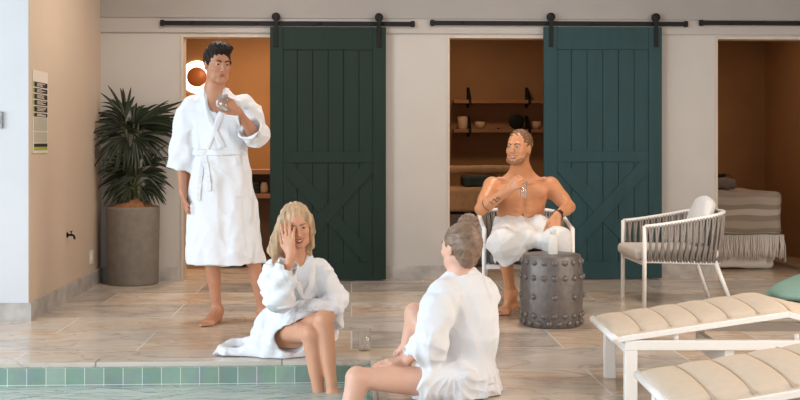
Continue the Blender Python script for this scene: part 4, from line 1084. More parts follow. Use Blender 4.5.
# ---------------------------------------------------------------- standing man in a robe
def standing_man():
    Y = 7.2; v = lambda px, py, y=Y: V(px, py, y)
    base = np.array([V(232, 322, Y)[0], Y, 0.]); 
    F = Field((-1.62, 6.75, -.005), (-.78, 7.55, 1.84), .0055)
    yaw = math.radians(30); R = rot(yaw, .10, .03); hd = Head(v(218, 65, 7.12), R, 1.02)
    ne = v(214, 96, 7.19)
    hd.body(F, ne, .060)
    F.u(loft([(v(216, 94)[0], 7.2, v(0, 96)[2], .07, .07), (v(217, 100)[0], 7.2, v(0, 106)[2], .14, .09), (v(218, 112)[0], 7.2, v(0, 118)[2], .17, .115), (v(220, 150)[0], 7.2, v(0, 152)[2], .14, .10), (v(221, 180)[0], 7.2, v(0, 190)[2], .165, .115)]), .03)
    F.u(cap(ne+[0, 0, .03], ne+[0, .01, -.08], .062, .09), .05)
    LS, LE, LW = v(191, 110), v(182, 158, 7.24), v(183, 192, 7.16)
    RS, RE, RW = v(247, 108), v(257, 138, 7.11), v(238, 112, 6.92)
    arm(F, LS, LE, LW, 1.02); arm(F, RS, RE, RW, 1.02)
    hand(F, LW, nrm(v(186, 212, 7.1)-LW), (.8, .3, 0), side=1, k=.98, curl=(.35, .4, .45, .5), thumb=(.35, .2))
    hand(F, RW, nrm(v(227, 101, 6.86)-RW), (-.35, .85, -.3), side=-1, k=.98, curl=(.75, .8, .85, .9), thumb=(.7, .4))
    k1, k2 = v(211, 252, 7.14), v(251, 250, 7.18)
    a1, a2 = v(217, 311, 7.2), v(263, 312, 7.22)
    leg(F, v(212, 185), k1, a1, .98); leg(F, v(234, 185), k2, a2, .98)
    f1 = v(218, 320, 7.23); f1[2] = .0; t1 = v(205, 327, 6.99); t1[2] = 0.; foot(F, a1, f1, t1, 1., side=-1)
    f2 = v(262, 320, 7.27); f2[2] = .0; t2 = v(270, 325, 7.04); t2[2] = 0; foot(F, a2, f2, t2, 1., side=1)
    root = person_root('man standing in a knee-length white robe with short dark hair, holding a glass', base)
    F.build('body', M['skin_a'], base, root)
    hd.features(root, base, M['hair_dark'])
    # hair
    H = Field(hd.c-.17, hd.c+.19, .0045)
    H.u(hd.E((0, .030, .040), (.084, .098, .096)), .01)
    H.u(hd.E((.012, -.045, .108), (.062, .050, .030)), .03); H.u(hd.E((-.02, -.02, .112), (.05, .05, .032)), .03); H.u(hd.E((.03, .01, .108), (.05, .06, .032)), .03)
    for sx in (-1, 1): H.u(hd.C((sx*.073, -.012, .02), (sx*.073, -.016, -.012), .009, .006), .01)
    H.s_(hd.E((0, -.10, -.022), (.066, .085, .088)), .01)
    for sx in (-1, 1): H.s_(hd.E((sx*.082, -.006, -.045), (.03, .036, .045)), .01)
    H.s_(hd.E((0, -.02, -.115), (.12, .13, .09)), .01)
    def hn(x, y, z): return .0024*np.sin(150*x+40*np.sin(30*z))*np.sin(120*y+30*np.sin(25*x))+.0022*np.sin(210*x+90*z)
    H.disp(hn); H.build('hair', M['hair_dark'], base, root)
    # robe
    G = Field((-1.62, 6.85, .36), (-.78, 7.60, 1.52), .0058)
    z = lambda py: v(0, py)[2]; X = lambda px: v(px, 0)[0]
    ff = fold_fn(7, .055, .8, 1.0, z(160), z(265))
    def ff2(th, zz): return fold_fn(6, .035, .4, 1.4)(th, zz)+ff(th, zz)
    G.u(loft([(X(214.5), 7.2, z(82), .070, .068), (X(215), 7.2, z(89), .088, .08), (X(216), 7.2, z(95), .125, .09), (X(218), 7.2, z(102), .185, .11), (X(219), 7.2, z(112), .208, .125), (X(219.5), 7.2, z(128), .20, .135), (X(220), 7.2, z(151), .168, .125),
               (X(220), 7.2, z(162), .180, .135), (X(220), 7.2, z(190), .207, .15), (X(222.5), 7.21, z(225), .238, .175), (X(224), 7.22, z(263), .256, .19)], ff2), .01)
    sf = lambda th, t: .05*np.sin(5*th+9*t)+.04*np.sin(3*th-14*t+1)
    LC = v(181, 170, 7.22)
    G.u(cap(v(194, 106), v(188, 122, 7.2), .075, .085), .03)
    G.u(cone(v(190, 112), LC, .083, .107, .85, fold=sf), .03)
    G.s_(cone(v(186, 145), LC+nrm(LC-v(190, 112))*.01, .045, .080, .8), .004)
    G.u(cap(v(243, 105), v(250, 118, 7.18), .076, .085), .03)
    RE2 = v(257, 137, 7.12)
    G.u(cone(v(248, 110), RE2+nrm(RE2-RS)*.03, .082, .072, .9, fold=sf), .03); G.u(ell(RE2, (.070, .068, .065)), .03)
    CU = v(249, 128, 7.02); G.u(cone(RE2+nrm(RE2-CU)*.02, CU, .070, .084, .9, fold=sf), .03)
    G.s_(cone(RE2+(CU-RE2)*.45, CU+nrm(CU-RE2)*.02, .05, .076, .9), .004)
    G.disp(cloth_noise(.009, 3, freq=22, fz=.35))
    G.cover(F, .012, (-1.52, 6.9, z(150)), (-1.0, 7.5, z(100)))
    F2 = [v(208, 84, 7.07), v(221, 86, 7.07), v(214, 124, 7.07)]
    for t in np.linspace(0, 1, 9):
        c = (F2[0]+F2[1])/2*(1-t)+F2[2]*t; w_ = .052*(1-t)+.004; G.s_(cap(c+[-w_*.55, -.05, 0], c+[w_*.55, -.05, 0], w_*.75+.012), .01)
        G.s_(cap(c+[-w_*.5, .03, 0], c+[w_*.5, .03, 0], w_*.75+.008), .006)
    G.s_(cone(v(214.5, 98, 7.185), v(215, 76, 7.17), .058, .068), .006)
    # open underside
    G.s_(loft([(X(224), 7.21, z(250), .19, .12), (X(224), 7.22, z(268), .225, .155)]), .004)
    G.cover(F, .012, (X(193), 6.9, z(262)), (X(262), 7.5, z(150)))
    robe = G.build('robe', M['robe'], base, root)
    P = lambda px, py: (v(px, py, 7.08)[0], v(px, py, 7.08)[2])
    ribbon(G, [P(206.5, 85), P(204, 97), P(208, 112), P(215, 130), P(223, 148)], .044, 'collar', M['robe'], base, robe, th=.007)
    ribbon(G, [P(223, 88), P(224, 97), P(222, 112), P(216, 128), P(206, 149)], .044, 'collar', M['robe'], base, robe, th=.009)
    B = Field((-1.5, 6.95, z(158)), (-.98, 7.42, z(146)+.02), .006)
    B.u(loft([(X(220), 7.2, z(155), .181, .138), (X(220), 7.2, z(149), .178, .135)]), .003)
    B.disp(lambda x, y, zz: .003*np.sin(60*zz+8*x)); B.build('belt', M['robe'], base, robe)
    kx = X(207); ky = (G.front(kx, z(152)) or 7.07)-.012; kn = np.array([kx, ky, z(152)])
    m = MB(); m.ball(kn-base, (.034, .022, .024), 3)
    for (dx, l, c) in ((-.016, .30, -.012), (.018, .24, .02)):
        pts = []
        for i in range(9):
            u = i/8; xx = kx+dx*u*1.2+c*math.sin(2*u); zz = z(153)-l*u; yy = G.front(xx, zz) or ky; pts.append(np.array([xx, min(yy, ky+.03)-.010, zz])-base)
        for a, b in zip(pts[:-1], pts[1:]): m.bar(a, b, .030, .009, up=(0, 1, 0), bev=.002)
    m.build('belt_knot', M['robe'], robe)
    ribbon(G, [P(236, 196), P(250, 197)], .016, 'pocket_edge', M['robe'], base, robe, th=.005)
    return root, base
man, mbase = standing_man()
gp_ = V(223.5, 103.5, 6.86); g_t = room(gp_)
m = MB(); m.lathe([(0, -.05), (.026, -.05), (.029, -.046), (.034, .055), (.0315, .055), (.026, -.040), (0, -.040)], 28)
gl = m.build('drinking_glass', M['glass'], loc=tuple(g_t)); gl.rotation_euler = (.12, -.12, 0); tag(gl, 'clear glass held up at the chest of the standing man', 'glass')

# ---------------------------------------------------------------- blonde woman on the pool edge
def blonde():
    v = V; base = np.array([v(285, 350, 6.15)[0], 6.15, 0.])
    F = Field((-.86, 5.42, -.36), (-.24, 6.36, .86), .0052)
    R = rot(math.radians(10), .16, -.12); hd = Head(v(296.5, 226, 5.86), R, .97, False)
    ne = v(297, 262, 5.98); hd.body(F, ne, .046)
    F.u(loft([(v(297, 262, 6)[0], 6.0, v(0, 264, 6)[2], .05, .05), (v(297, 0, 6)[0], 6.0, v(0, 274, 6)[2], .10, .07), (v(297, 0, 6)[0], 6.01, v(0, 285, 6)[2], .125, .085), (v(294, 0, 6)[0], 6.06, v(0, 310, 6)[2], .105, .08), (v(288, 0, 6)[0], 6.13, .05, .16, .12)]), .03)
    F.u(cap(ne, ne+[0, .02, -.06], .048, .07), .04)
    LS, LE, LW = v(273, 268, 5.99), v(281, 300, 5.76), v(291, 254, 5.75)
    RS, RE, RW = v(320, 268, 5.99), v(336, 295, 6.06), v(331, 309, 5.90)
    arm(F, LS, LE, LW, .86); arm(F, RS, RE, RW, .86)
    hand(F, LW, nrm(v(286, 222, 5.745)-LW), (.25, 1., .1), side=-1, k=.92, curl=(.12, .15, .2, .25), spread=.09, thumb=(.7, .35))
    hand(F, RW, nrm(v(328, 323, 5.90)-RW), (-.6, -.5, -.3), side=1, k=.9, curl=(.4, .45, .5, .5), thumb=(.5, .3))
    K1, K2 = v(311, 334, 5.74), v(324, 320, 5.74); A1 = v(321, 409, 5.71); A2 = v(333, 397, 5.69)
    leg(F, v(281, 329, 6.14), K1, A1, .90); leg(F, v(297, 328, 6.14), K2, A2, .88)
    h = A1+[.0, .045, -.06]; foot(F, A1, h, h+[.03, -.20, -.05], .88, side=-1); h = A2+[.0, .045, -.06]; foot(F, A2, h, h+[-.02, -.20, -.05], .88, side=1)
    root = person_root('blonde woman in a white robe sitting on the pool edge, hand on her face', base)
    F.build('body', M['skin_b'], base, root); hd.features(root, base, M['hair_ash'], smile=True)
    H = Field(hd.c-np.array([.22, .20, .24]), hd.c+np.array([.22, .26, .20]), .0048)
    H.u(hd.E((0, .028, .036), (.086, .100, .094)), .01)
    H.u(cap(hd.p(-.066, .0, .03), v(273, 250, 5.96), .030, .034), .03); H.u(cap(hd.p(-.062, -.02, .055), v(277, 240, 5.88), .026, .026), .03)
    H.u(cap(v(277, 240, 5.88), v(274, 262, 5.93), .028, .012), .03)
    H.u(cap(hd.p(.066, .0, .03), v(312, 246, 5.93), .022, .018), .03); H.u(cap(hd.p(.060, -.02, .055), v(312, 232, 5.88), .018, .016), .03)
    H.u(cap(hd.p(0, .07, .0), v(294, 256, 6.04), .07, .055), .03); H.u(cap(hd.p(.04, .05, .0), v(309, 256, 6.0), .04, .02), .03); H.u(cap(hd.p(-.04, .05, .0), v(277, 262, 6.0), .045, .028), .03)
    H.s_(hd.E((.004, -.105, -.030), (.058, .085, .092)), .010)
    H.s_(hd.C((-.012, -.05, .150), (-.004, .05, .150), .022), .01)
    H.disp(lambda x, y, z: .0016*np.sin(230*x+5*np.sin(9*z)+60*y)+.0012*np.sin(400*x-6*np.sin(8*z)+1)); H.build('hair', M['hair_blonde'], base, root)
    # robe
    G = Field((-1.12, 5.60, -.01), (-.22, 6.44, .60), .0058)
    z = lambda py, y=6.: v(0, py, y)[2]; X = lambda px, y=6.: v(px, 0, y)[0]
    f2 = fold_fn(7, .06, .9, 2.)
    G.u(loft([(X(297), 6.01, z(257), .062, .062), (X(297), 6.01, z(262), .11, .08), (X(297), 6.01, z(270), .150, .10), (X(297), 6.01, z(284), .155, .115), (X(295), 6.04, z(302), .132, .11), (X(292), 6.08, z(316), .155, .13), (X(285), 6.12, z(335), .19, .17), (X(279), 6.14, .0, .205, .19)], f2), .01)
    sf = lambda th, t: .07*np.sin(4*th+11*t)+.05*np.sin(3*th-17*t+1)
    G.u(cap(v(276, 268, 6), v(272, 284, 5.95), .062, .072), .03); G.u(cone(v(273, 274, 5.97), v(279, 304, 5.80), .072, .078, fold=sf), .03); G.u(ell(v(280, 300, 5.79), (.072, .07, .06)), .03)
    G.u(cone(v(279, 302, 5.79), v(288, 262, 5.75), .074, .066, fold=sf), .03); G.s_(cone(v(286, 272, 5.75), v(290, 255, 5.745), .035, .052), .004)
    G.u(cap(v(317, 268, 6), v(326, 284, 5.97), .058, .066), .03); G.u(cone(v(322, 274, 5.98), v(335, 299, 6.04), .066, .068, fold=sf), .03); G.u(ell(v(335, 297, 6.03), (.064, .066, .06)), .03)
    G.u(cone(v(336, 296, 6.03), v(330, 313, 5.88), .066, .060, fold=sf), .03)
    G.cover(F, .010, (v(262, 0, 6)[0], 5.85, z(308)), (v(336, 0, 6)[0], 6.3, z(264)))
    # skirt over the hips, draping left and trailing on the stone
    G.u(cap(v(283, 322, 6.1), v(297, 322, 5.95), .105, .085), .05)
    G.u(cap(v(272, 330, 6.10), v(262, 345, 6.05), .11, .07), .05)
    G.u(cap(v(285, 322, 6.0), v(270, 350, 6.0), .07, .030), .05)
    e0 = v(258, 349, 6.04); e0[2] = .03; e1 = v(226, 354, 6.05); e1[2] = .018; e2 = v(213, 355, 6.03); e2[2] = .012
    G.u(cap(e0, e1, .045, .028), .05); G.u(cap(e1+[0, .08, .02], e2, .030, .012), .04); G.u(cap(e0+[0, .14, .02], e1+[.02, .12, .02], .05, .03), .04)
    G.u(cap(v(300, 318, 6.0), v(318, 306, 5.88), .06, .045), .05)      # front panel between the thighs
    a_ = v(336, 312, 6.06); b_ = v(341, 326, 6.08); G.u(cap(a_, b_, .045, .018), .04); G.u(cap(v(322, 310, 6.1), v(330, 334, 6.14), .07, .05), .06)
    # cut away around the bare legs so that only cloth is left above them
    G.s_(cap(v(290, 337, 6.03)+[0, -.03, 0], v(316, 334, 5.70)+[0, -.02, .0], .080, .07), .010)
    G.s_(cap(v(306, 334, 5.9), v(330, 330, 5.74), .085, .085), .01)
    G.disp(cloth_noise(.010, 5, freq=20, fz=.8)); G.cover(F, .008, (v(306, 0, 6)[0], 5.85, z(300)), (v(336, 0, 6)[0], 6.3, z(254))); G.cover(F, .008, (v(262, 0, 6)[0], 5.85, z(300)), (v(336, 0, 6)[0], 6.3, z(264)))
    G.s_((np.array([-2, 5, -.2]), np.array([0, 7, .004]), lambda x, y, zz: zz-.0045+0*x+0*y), .001)
    # V opening
    for t in np.linspace(0, 1, 8):
        c = v(300, 256, 5.92)*(1-t)+v(303, 288, 5.90)*t; w_ = .034*(1-t)+.004; G.s_(cap(c+[-w_*.5, -.04, 0], c+[w_*.5, -.04, 0], w_+.008), .01); G.s_(cap(c+[-w_*.3, .02*(1-t)-.03, 0], c+[w_*.3, .02*(1-t)-.03, 0], w_*.8+.004), .01)
    G.s_(cap(ne+[0, -.01, .01], ne+[0, -.015, .10], .054), .01)
    robe = G.build('robe', M['robe'], base, root)
    P = lambda px, py: (v(px, py, 5.9)[0], v(px, py, 5.9)[2])
    ribbon(G, [P(309, 257), P(312, 268), P(311, 285), P(304, 300)], .034, 'collar', M['robe'], base, robe, th=.008)
    ribbon(G, [P(291, 262), P(294, 274), P(299, 288), P(303, 299)], .030, 'collar', M['robe'], base, robe, th=.006)
    ribbon(G, [P(281, 306), P(292, 304), P(305, 303), P(317, 302)], .034, 'belt', M['robe'], base, robe, th=.010)
    kx, kz = P(300, 304); ky = (G.front(kx, kz) or 5.9)-.012; m = MB(); m.ball(np.array([kx, ky, kz])-base, (.030, .020, .022), 3)
    for (dx, l) in ((-.07, .12), (.03, .10)):
        pts = [np.array([kx+dx*u, min((G.front(kx+dx*u, kz-l*u) or ky), ky+.06)-.008, kz-l*u])-base for u in np.linspace(0, 1, 6)]
        for a, b in zip(pts[:-1], pts[1:]): m.bar(a, b, .026, .008, up=(0, 1, 0), bev=.002)
    m.build('belt_knot', M['robe'], robe)
    return root
blonde()

# ---------------------------------------------------------------- woman seen from behind
def back_woman():
    v = V; base = np.array([v(460, 385, 5.15)[0], 5.15, 0.])
    F = Field((-.42, 4.45, -.34), (.50, 5.72, .86), .0055)
    R = rot(math.radians(-139), .03, .0); hd = Head(v(459, 247.5, 5.15), R, .93, False)
    ne = v(460, 278, 5.15); hd.body(F, ne, .046)
    X = lambda px, y=5.15: v(px, 0, y)[0]; z = lambda py, y=5.15: v(0, py, y)[2]
    F.u(loft([(X(462), 5.15, z(274), .05, .05), (X(464), 5.15, z(287), .09, .07), (X(465), 5.15, z(305), .12, .085), (X(466), 5.15, z(350), .11, .09), (X(464), 5.15, .06, .15, .13)]), .03)
    F.u(cap(ne+[0, 0, .02], ne+[.005, 0, -.06], .046, .07), .04)
    LS, LE, LW = v(444, 293, 5.07), v(428, 344, 4.98), v(405, 362, 5.10)
    RS, RE, RW = v(482, 294, 5.24), v(470, 340, 5.40), v(425, 345, 5.45)
    arm(F, LS, LE, LW, .86); arm(F, RS, RE, RW, .86)
    hand(F, LW, nrm(v(389, 363, 5.07)-LW), (.1, .3, -1), side=1, k=.9, curl=(.3, .32, .35, .4), thumb=(.5, .3))
    hand(F, RW, nrm(v(412, 345, 5.45)-RW), (0, .2, -1), side=-1, k=.9)
    # near leg dips into the pool, far knee drawn up
    K1 = v(357, 378, 4.98); A1 = v(338, 450, 4.93); leg(F, v(448, 383, 5.06), K1, A1, .92, back=(1, 0, 0))
    h = A1+[.045, .0, -.06]; foot(F, A1, h, h+[-.2, 0, -.05], .88, side=-1)
    K2 = v(415, 313, 5.44); A2 = np.array([v(403, 0, 5.45)[0], 5.45, .075]); leg(F, v(455, 382, 5.26), K2, A2, .90, back=(1, 0, 0))
    h = A2+[.05, 0, -.075]; h[2] = 0; foot(F, A2, h, h+[-.21, .02, 0], .88, side=1)
    root = person_root('woman with brown hair in a bun, seen from behind in a white robe', base)
    F.build('body', M['skin_c'], base, root); hd.features(root, base, M['hair_ash'])
    H = Field(hd.c-.17, hd.c+.2, .0045)
    H.u(hd.E((0, .026, .034), (.083, .099, .093)), .01); H.u(hd.E((0, .062, -.040), (.060, .050, .062)), .03); H.u(hd.E((0, .075, .02), (.07, .055, .07)), .03)
    H.u(cap(hd.p(0, .07, .09), v(467, 230, 5.16), .03, .025), .02)
    H.s_(hd.E((0, -.10, -.022), (.066, .084, .088)), .01)
    for sx in (-1, 1): H.s_(hd.E((sx*.086, -.004, -.032), (.026, .034, .044)), .008)
    c0 = v(467, 232, 5.17)
    def strands(x, y, z_):
        dx, dz, dy = x-c0[0], z_-c0[2], y-c0[1]; return .0013*np.sin(34*np.arctan2(dz, dx)+30*dy)+.0006*np.sin(200*x+60*z_)
    H.disp(strands); hair = H.build('hair', M['hair_ash'], base, root)
    bc = v(468.5, 223.5, 5.19); Bn = Field(bc-.08, bc+.08, .004); Bn.u(ell(bc, (.051, .048, .048)), .01)
    for k in range(5):
        a = k*1.26; d = np.array([math.cos(a)*.026, -.024, math.sin(a)*.026]); e = np.array([math.cos(a+1.5)*.036, .012, math.sin(a+1.5)*.036]); Bn.u(cap(bc+d, bc+e, .016, .013), .006)
    Bn.disp(lambda x, y, z_: .0022*np.sin(16*np.arctan2(z_-bc[2], x-bc[0])+260*np.sqrt((x-bc[0])**2+(z_-bc[2])**2))); Bn.build('bun', M['hair_ash'], base, hair)
    # robe
    G = Field((-.06, 4.80, -.01), (.60, 5.62, .64), .0058)
    fa = fold_fn(8, .05, .3, 2., z(330), z(385)); 
    def f2(th, zz): return fold_fn(5, .025, .3, 3.)(th, zz)+fold_fn(11, .05, 1.3, 1.)(th, zz)*np.clip((z(352)-zz)/.06, 0, 1)
    G.u(loft([(X(462), 5.16, z(269), .058, .058), (X(462), 5.16, z(275), .085, .075), (X(464), 5.16, z(283), .125, .095), (X(465), 5.16, z(295), .150, .112), (X(467), 5.16, z(315), .155, .12), (X(467), 5.16, z(340), .150, .12), (X(467), 5.16, z(356), .140, .115), (X(467), 5.16, z(363), .126, .11),
               (X(466), 5.16, z(371), .140, .14), (X(464), 5.17, z(385), .165, .17), (X(463), 5.18, .0, .175, .19)], f2), .01)
    G.u(cap(v(445, 293, 5.08), v(484, 293, 5.24), .068, .068), .05)
    sf = lambda th, t: .05*np.sin(4*th+9*t)+.04*np.sin(3*th-15*t+1)
    EL = v(428, 345, 4.99)
    G.u(cap(v(442, 296, 5.06), v(437, 315, 5.03), .072, .080), .03); G.u(cone(v(440, 300, 5.06), EL+[0, 0, -.01], .076, .082, fold=sf), .03); G.u(ell(EL+[.01, 0, .0], (.085, .075, .072)), .03)
    CU = v(411, 357, 5.06); G.u(cone(EL+[.03, -.01, .0], CU, .078, .062, fold=sf), .03); G.s_(cone(CU+nrm(EL-CU)*.05, CU+nrm(CU-EL)*.02, .036, .050), .004)
    G.u(cone(v(484, 296, 5.24), v(470, 342, 5.40), .07, .075, fold=sf), .03)
    # skirt over the near hip and thigh
    G.u(cap(v(455, 380, 5.07), v(424, 384, 5.02), .105, .090), .04); G.u(cap(v(470, 386, 5.2), v(450, 390, 5.1), .13, .11), .04); G.u(cap(v(458, 372, 5.3), v(440, 362, 5.38), .09, .07), .04)
    G.s_(cap(v(402, 380, 4.99), v(380, 380, 4.98), .10, .10), .02)
    def radf(x, y, zz):
        dx, dz = x-X(452), zz-z(362); th = np.arctan2(dz, dx); r_ = np.sqrt(dx*dx+dz*dz); return -.006*np.clip((z(365)-zz)/.03, 0, 1)*(1-np.abs(np.sin(9*th+1.5*np.sin(20*r_))))**1.5*1.6
    G.disp(cloth_noise(.009, 12, freq=19, fz=.5)); G.disp(radf); G.cover(F, .010, (X(430), 4.9, z(380)), (X(500), 5.5, z(283)))
    G.s_((np.array([-1, 4, -.2]), np.array([1, 7, .004]), lambda x, y, zz: zz-.0045+0*x+0*y), .001)
    G.s_(cap(ne+[-.005, .02, .0], ne+[-.01, .02, .09], .050), .008)
    robe = G.build('robe', M['robe'], base, root)
    # stand-up collar round the nape
    m = MB(); pts = []
    for k in range(15):
        a = math.radians(-200+k*220/14); pts.append(np.array([X(461.5)+.060*math.cos(a), 5.16+.056*math.sin(a), z(272.5)+.010*math.sin(a+1)])-base)
    m.tube(pts, .014, 8); m.build('collar', M['robe'], robe)
    B = Field((X(430), 4.98, z(372)), (X(500), 5.34, z(355)), .0058); B.u(loft([(X(467), 5.16, z(367), .139, .121), (X(467), 5.16, z(361), .137, .119)]), .002); B.disp(lambda x, y, zz: .003*np.sin(70*zz+9*x)); B.build('belt', M['robe'], base, robe)
    return root
back_woman()

# ---------------------------------------------------------------- man in the chair, towel round his hips
def seated_man():
    v = V; base = np.array([v(522, 305, 7.8)[0], 7.80, 0.])
    F = Field((.40, 7.02, -.005), (1.32, 8.20, 1.30), .0058)
    R = rot(math.radians(-32), -.02, .02); hd = Head(v(518.5, 148, 7.64), R, 1.02)
    ne = v(521, 176, 7.76); hd.body(F, ne, .064)
    X = lambda px, y=7.8: v(px, 0, y)[0]; z = lambda py, y=7.8: v(0, py, y)[2]; xc = X(521)
    F.u(loft([(xc, 7.80, z(172), .08, .07), (xc, 7.80, z(181), .14, .085), (xc, 7.79, z(188), .19, .115), (xc, 7.79, z(196), .185, .13), (X(521), 7.80, z(208), .165, .125), (X(521), 7.82, z(220), .16, .125), (X(522), 7.84, .47, .175, .14)], pw=2.3), .03)
    F.u(cap(ne+[0, 0, .04], ne+[0, .02, -.05], .066, .085), .05)
    for sx in (-1, 1):
        F.u(cap(ne+[sx*.02, 0, -.005], ne+[sx*.16, .03, -.075], .046, .040), .04)           # trapezius
        F.u(ell(np.array([xc+sx*.085, 7.695, z(191)]), (.090, .040, .056)), .012)                # pectorals
        F.u(cap(np.array([xc+sx*.10, 7.715, z(222)]), np.array([xc+sx*.03, 7.70, z(226)]), .03), .03); F.u(ell(np.array([xc+sx*.205, 7.78, z(187)]), (.062, .062, .070)), .03)                # deltoids
        F.u(cap(np.array([xc+sx*.02, 7.71, z(181)]), np.array([xc+sx*.16, 7.74, z(178)]), .012), .02)
        for k in range(3): F.u(ell(np.array([xc+sx*.034, 7.690+.006*k, z(203+k*6)]), (.034, .023, .020)), .008)
    F.s_(cap(np.array([xc, 7.655, z(186)]), np.array([xc, 7.672, z(224)]), .008), .02); F.s_(ell(np.array([xc, 7.68, z(214)]), (.008, .03, .010)), .008)
    RS, RE, RW = np.array([xc-.20, 7.77, z(186)]), v(481, 209, 7.58), v(508, 191, 7.42)
    LS, LE, LW = np.array([xc+.20, 7.77, z(186)]), v(569, 207, 7.72), v(557, 216, 7.45)
    arm(F, RS, RE, RW, 1.14); arm(F, LS, LE, LW, 1.14)
    F.u(cap(RS+(RE-RS)*.3, RS+(RE-RS)*.62, .052, .050), .03); F.u(cap(LS+(LE-LS)*.3, LS+(LE-LS)*.62, .052, .050), .03)
    hand(F, RW, nrm(v(519, 182, 7.37)-RW), (.35, 1., -.25), side=-1, k=1.0, curl=(1.05, 1.08, 1.1, 1.12), spread=.02, thumb=(.5, .2))
    hand(F, LW, nrm(v(553, 236, 7.36)-LW), (0, 1, -.3), side=1, k=1.04, curl=(.22, .25, .28, .3), spread=.09, thumb=(.6, .35))
    K1, K2 = v(503, 241, 7.36), v(560, 243, 7.34); A1 = v(511, 293, 7.52); A2 = v(558, 300, 7.52); A2[2] = .08
    leg(F, v(510, 236, 7.86), K1, A1, 1.04); leg(F, v(534, 236, 7.86), K2, A2, 1.04)
    h = v(515, 301, 7.60); h[2] = .035; t = v(501, 309, 7.44); t[2] = .0; foot(F, A1, h, t, 1.04, side=-1)
    h = A2+[0, .05, -.08]; h[2] = 0; foot(F, A2, h, h+[.05, -.25, 0], 1.02, side=1)
    root = person_root('bare-chested man smiling in the armchair with a white towel round his hips', base)
    F.build('body', M['skin_d'], base, root); hd.features(root, base, M['hair_gold'], smile=True)
    H = Field(hd.c-.18, hd.c+.2, .0048)
    H.u(hd.E((0, .030, .038), (.080, .096, .092)), .01); H.u(hd.E((0, .09, .075), (.034, .034, .034)), .01); H.u(hd.E((0, .07, -.05), (.05, .045, .06)), .03)
    H.s_(hd.E((0, -.098, -.012), (.068, .090, .094)), .01)
    for sx in (-1, 1): H.s_(hd.E((sx*.084, -.010, -.045), (.03, .036, .050)), .01)
    H.disp(lambda x, y, zz: .0028*np.sin(170*x+8*np.sin(20*zz))+.002*np.sin(260*zz+60*y)); H.build('hair', M['hair_gold'], base, root)
    Bd = Field(hd.c-.16, hd.c+.10, .0045)
    Bd.u(hd.C((-.034, -.046, -.080), (.034, -.046, -.080), .0265), .02); Bd.u(hd.C((-.010, -.066, -.098), (.010, -.066, -.098), .0195), .02)
    for sx in (-1, 1): Bd.u(hd.C((sx*.058, .0, -.040), (sx*.042, -.040, -.080), .0185), .02); Bd.u(hd.C((sx*.004, -.088, -.046), (sx*.026, -.080, -.056), .0055), .01)
    Bd.s_(hd.E((0, -.098, -.060), (.027, .03, .013)), .006); Bd.s_(hd.C((-.05, -.09, -.025), (.05, -.09, -.025), .020), .02)
    Bd.disp(lambda x, y, zz: .0015*np.sin(300*x)*np.sin(280*zz)); Bd.build('beard', M['beard'], base, root)
    # towel
    T = Field((.52, 7.12, .18), (1.28, 8.06, .80), .006)
    f2 = fold_fn(6, .03, 1., 3.)
    T.u(loft([(X(521), 7.82, z(218), .172, .138), (X(522), 7.83, z(226), .188, .155), (X(522), 7.85, .40, .20, .17)], f2), .01)
    T.u(cap(v(510, 231, 7.80), K1+[0, .02, -.005], .118, .092), .05); T.u(cap(v(534, 231, 7.80), K2+[0, .02, -.005], .118, .088), .05)
    T.u(cap(v(517, 232, 7.72), v(528, 238, 7.42), .11, .070), .06)
    # cloth hanging over the knees
    T.u(cone(K1+[.0, .03, .03], v(512, 260, 7.43), .098, .122, .8, fdir=(0, 1, 0), fold=lambda th, t: .05*np.sin(5*th)), .05)
    T.s_(cone(v(508, 249, 7.43)+[0, .01, 0], v(513, 264, 7.43)+[0, .01, -.02], .075, .112, .8), .004)
    T.u(cap(v(557, 238, 7.34), v(563, 250, 7.33), .085, .050), .04); T.u(cap(v(540, 240, 7.40), v(558, 250, 7.36), .05, .05), .04)
    T.u(cap(v(540, 221, 7.68), v(560, 238, 7.36), .045, .045), .05)
    T.disp(cloth_noise(.009, 21, freq=18, fz=.9))
    tw = T.build('towel', M['towel'], base, root)
    P = lambda px, py: (v(px, py, 7.5)[0], v(px, py, 7.5)[2])
    # watch and tattoo
    w = nrm(LW-LE); c = LW-w*.012
    m = MB(); e1 = nrm(np.cross(w, (0, 0, 1))); e2 = np.cross(w, e1); pts = [c+(e1*math.cos(a)+e2*math.sin(a))*.0315-base for a in np.linspace(0, 2*PI, 25)]
    m.tube(pts, .0085, 8, caps=False); d = nrm(np.array([.25, -.8, .5])); d = nrm(d-w*(d@w)); m.bar(c+d*.030-base, c+d*.042-base, .034, .034, up=tuple(w), bev=.004); m.build('wristwatch', M['watch'], root)
    m = MB(); w = nrm(RW-RE); c = RE+w*.065; e1 = nrm(np.cross(w, (0, 0, 1))); e2 = np.cross(w, e1); m.tube([c+(e1*math.cos(a)+e2*math.sin(a))*.0435-base for a in np.linspace(0, 2*PI, 25)], .0035, 6, caps=False); m.build('bracelet', M['watch'], root)
    m = MB(); e = RW-RE
    for (u, xo, l) in ((.42, -.012, .03), (.48, .004, .036), (.54, -.008, .028), (.60, .008, .026), (.50, .018, .02)):
        c = RE+e*u+np.array([xo, 0, xo*.6]); rr = .0425*(1-.25*u)+.0012; q = [c+np.array([-(l*.5)+l*s, 0, .010*math.sin(5*s)]) for s in np.linspace(0, 1, 6)]
        pts = []
        for p_ in q:
            yy = F.front(p_[0], p_[2]);
            if yy is None: continue
            pts.append(np.array([p_[0], yy-.0035, p_[2]])-base)
        if len(pts) > 2: m.tube(pts, .0022, 5)
    if m.v: m.build('tattoo', M['tattoo'], root)
    return root
seated_man()
gc = room(V(523.5, 189.5, 7.435)); m = MB(); m.lathe([(0, -.055), (.020, -.055), (.023, -.05), (.027, .055), (.025, .055), (.020, -.045), (0, -.045)], 28)
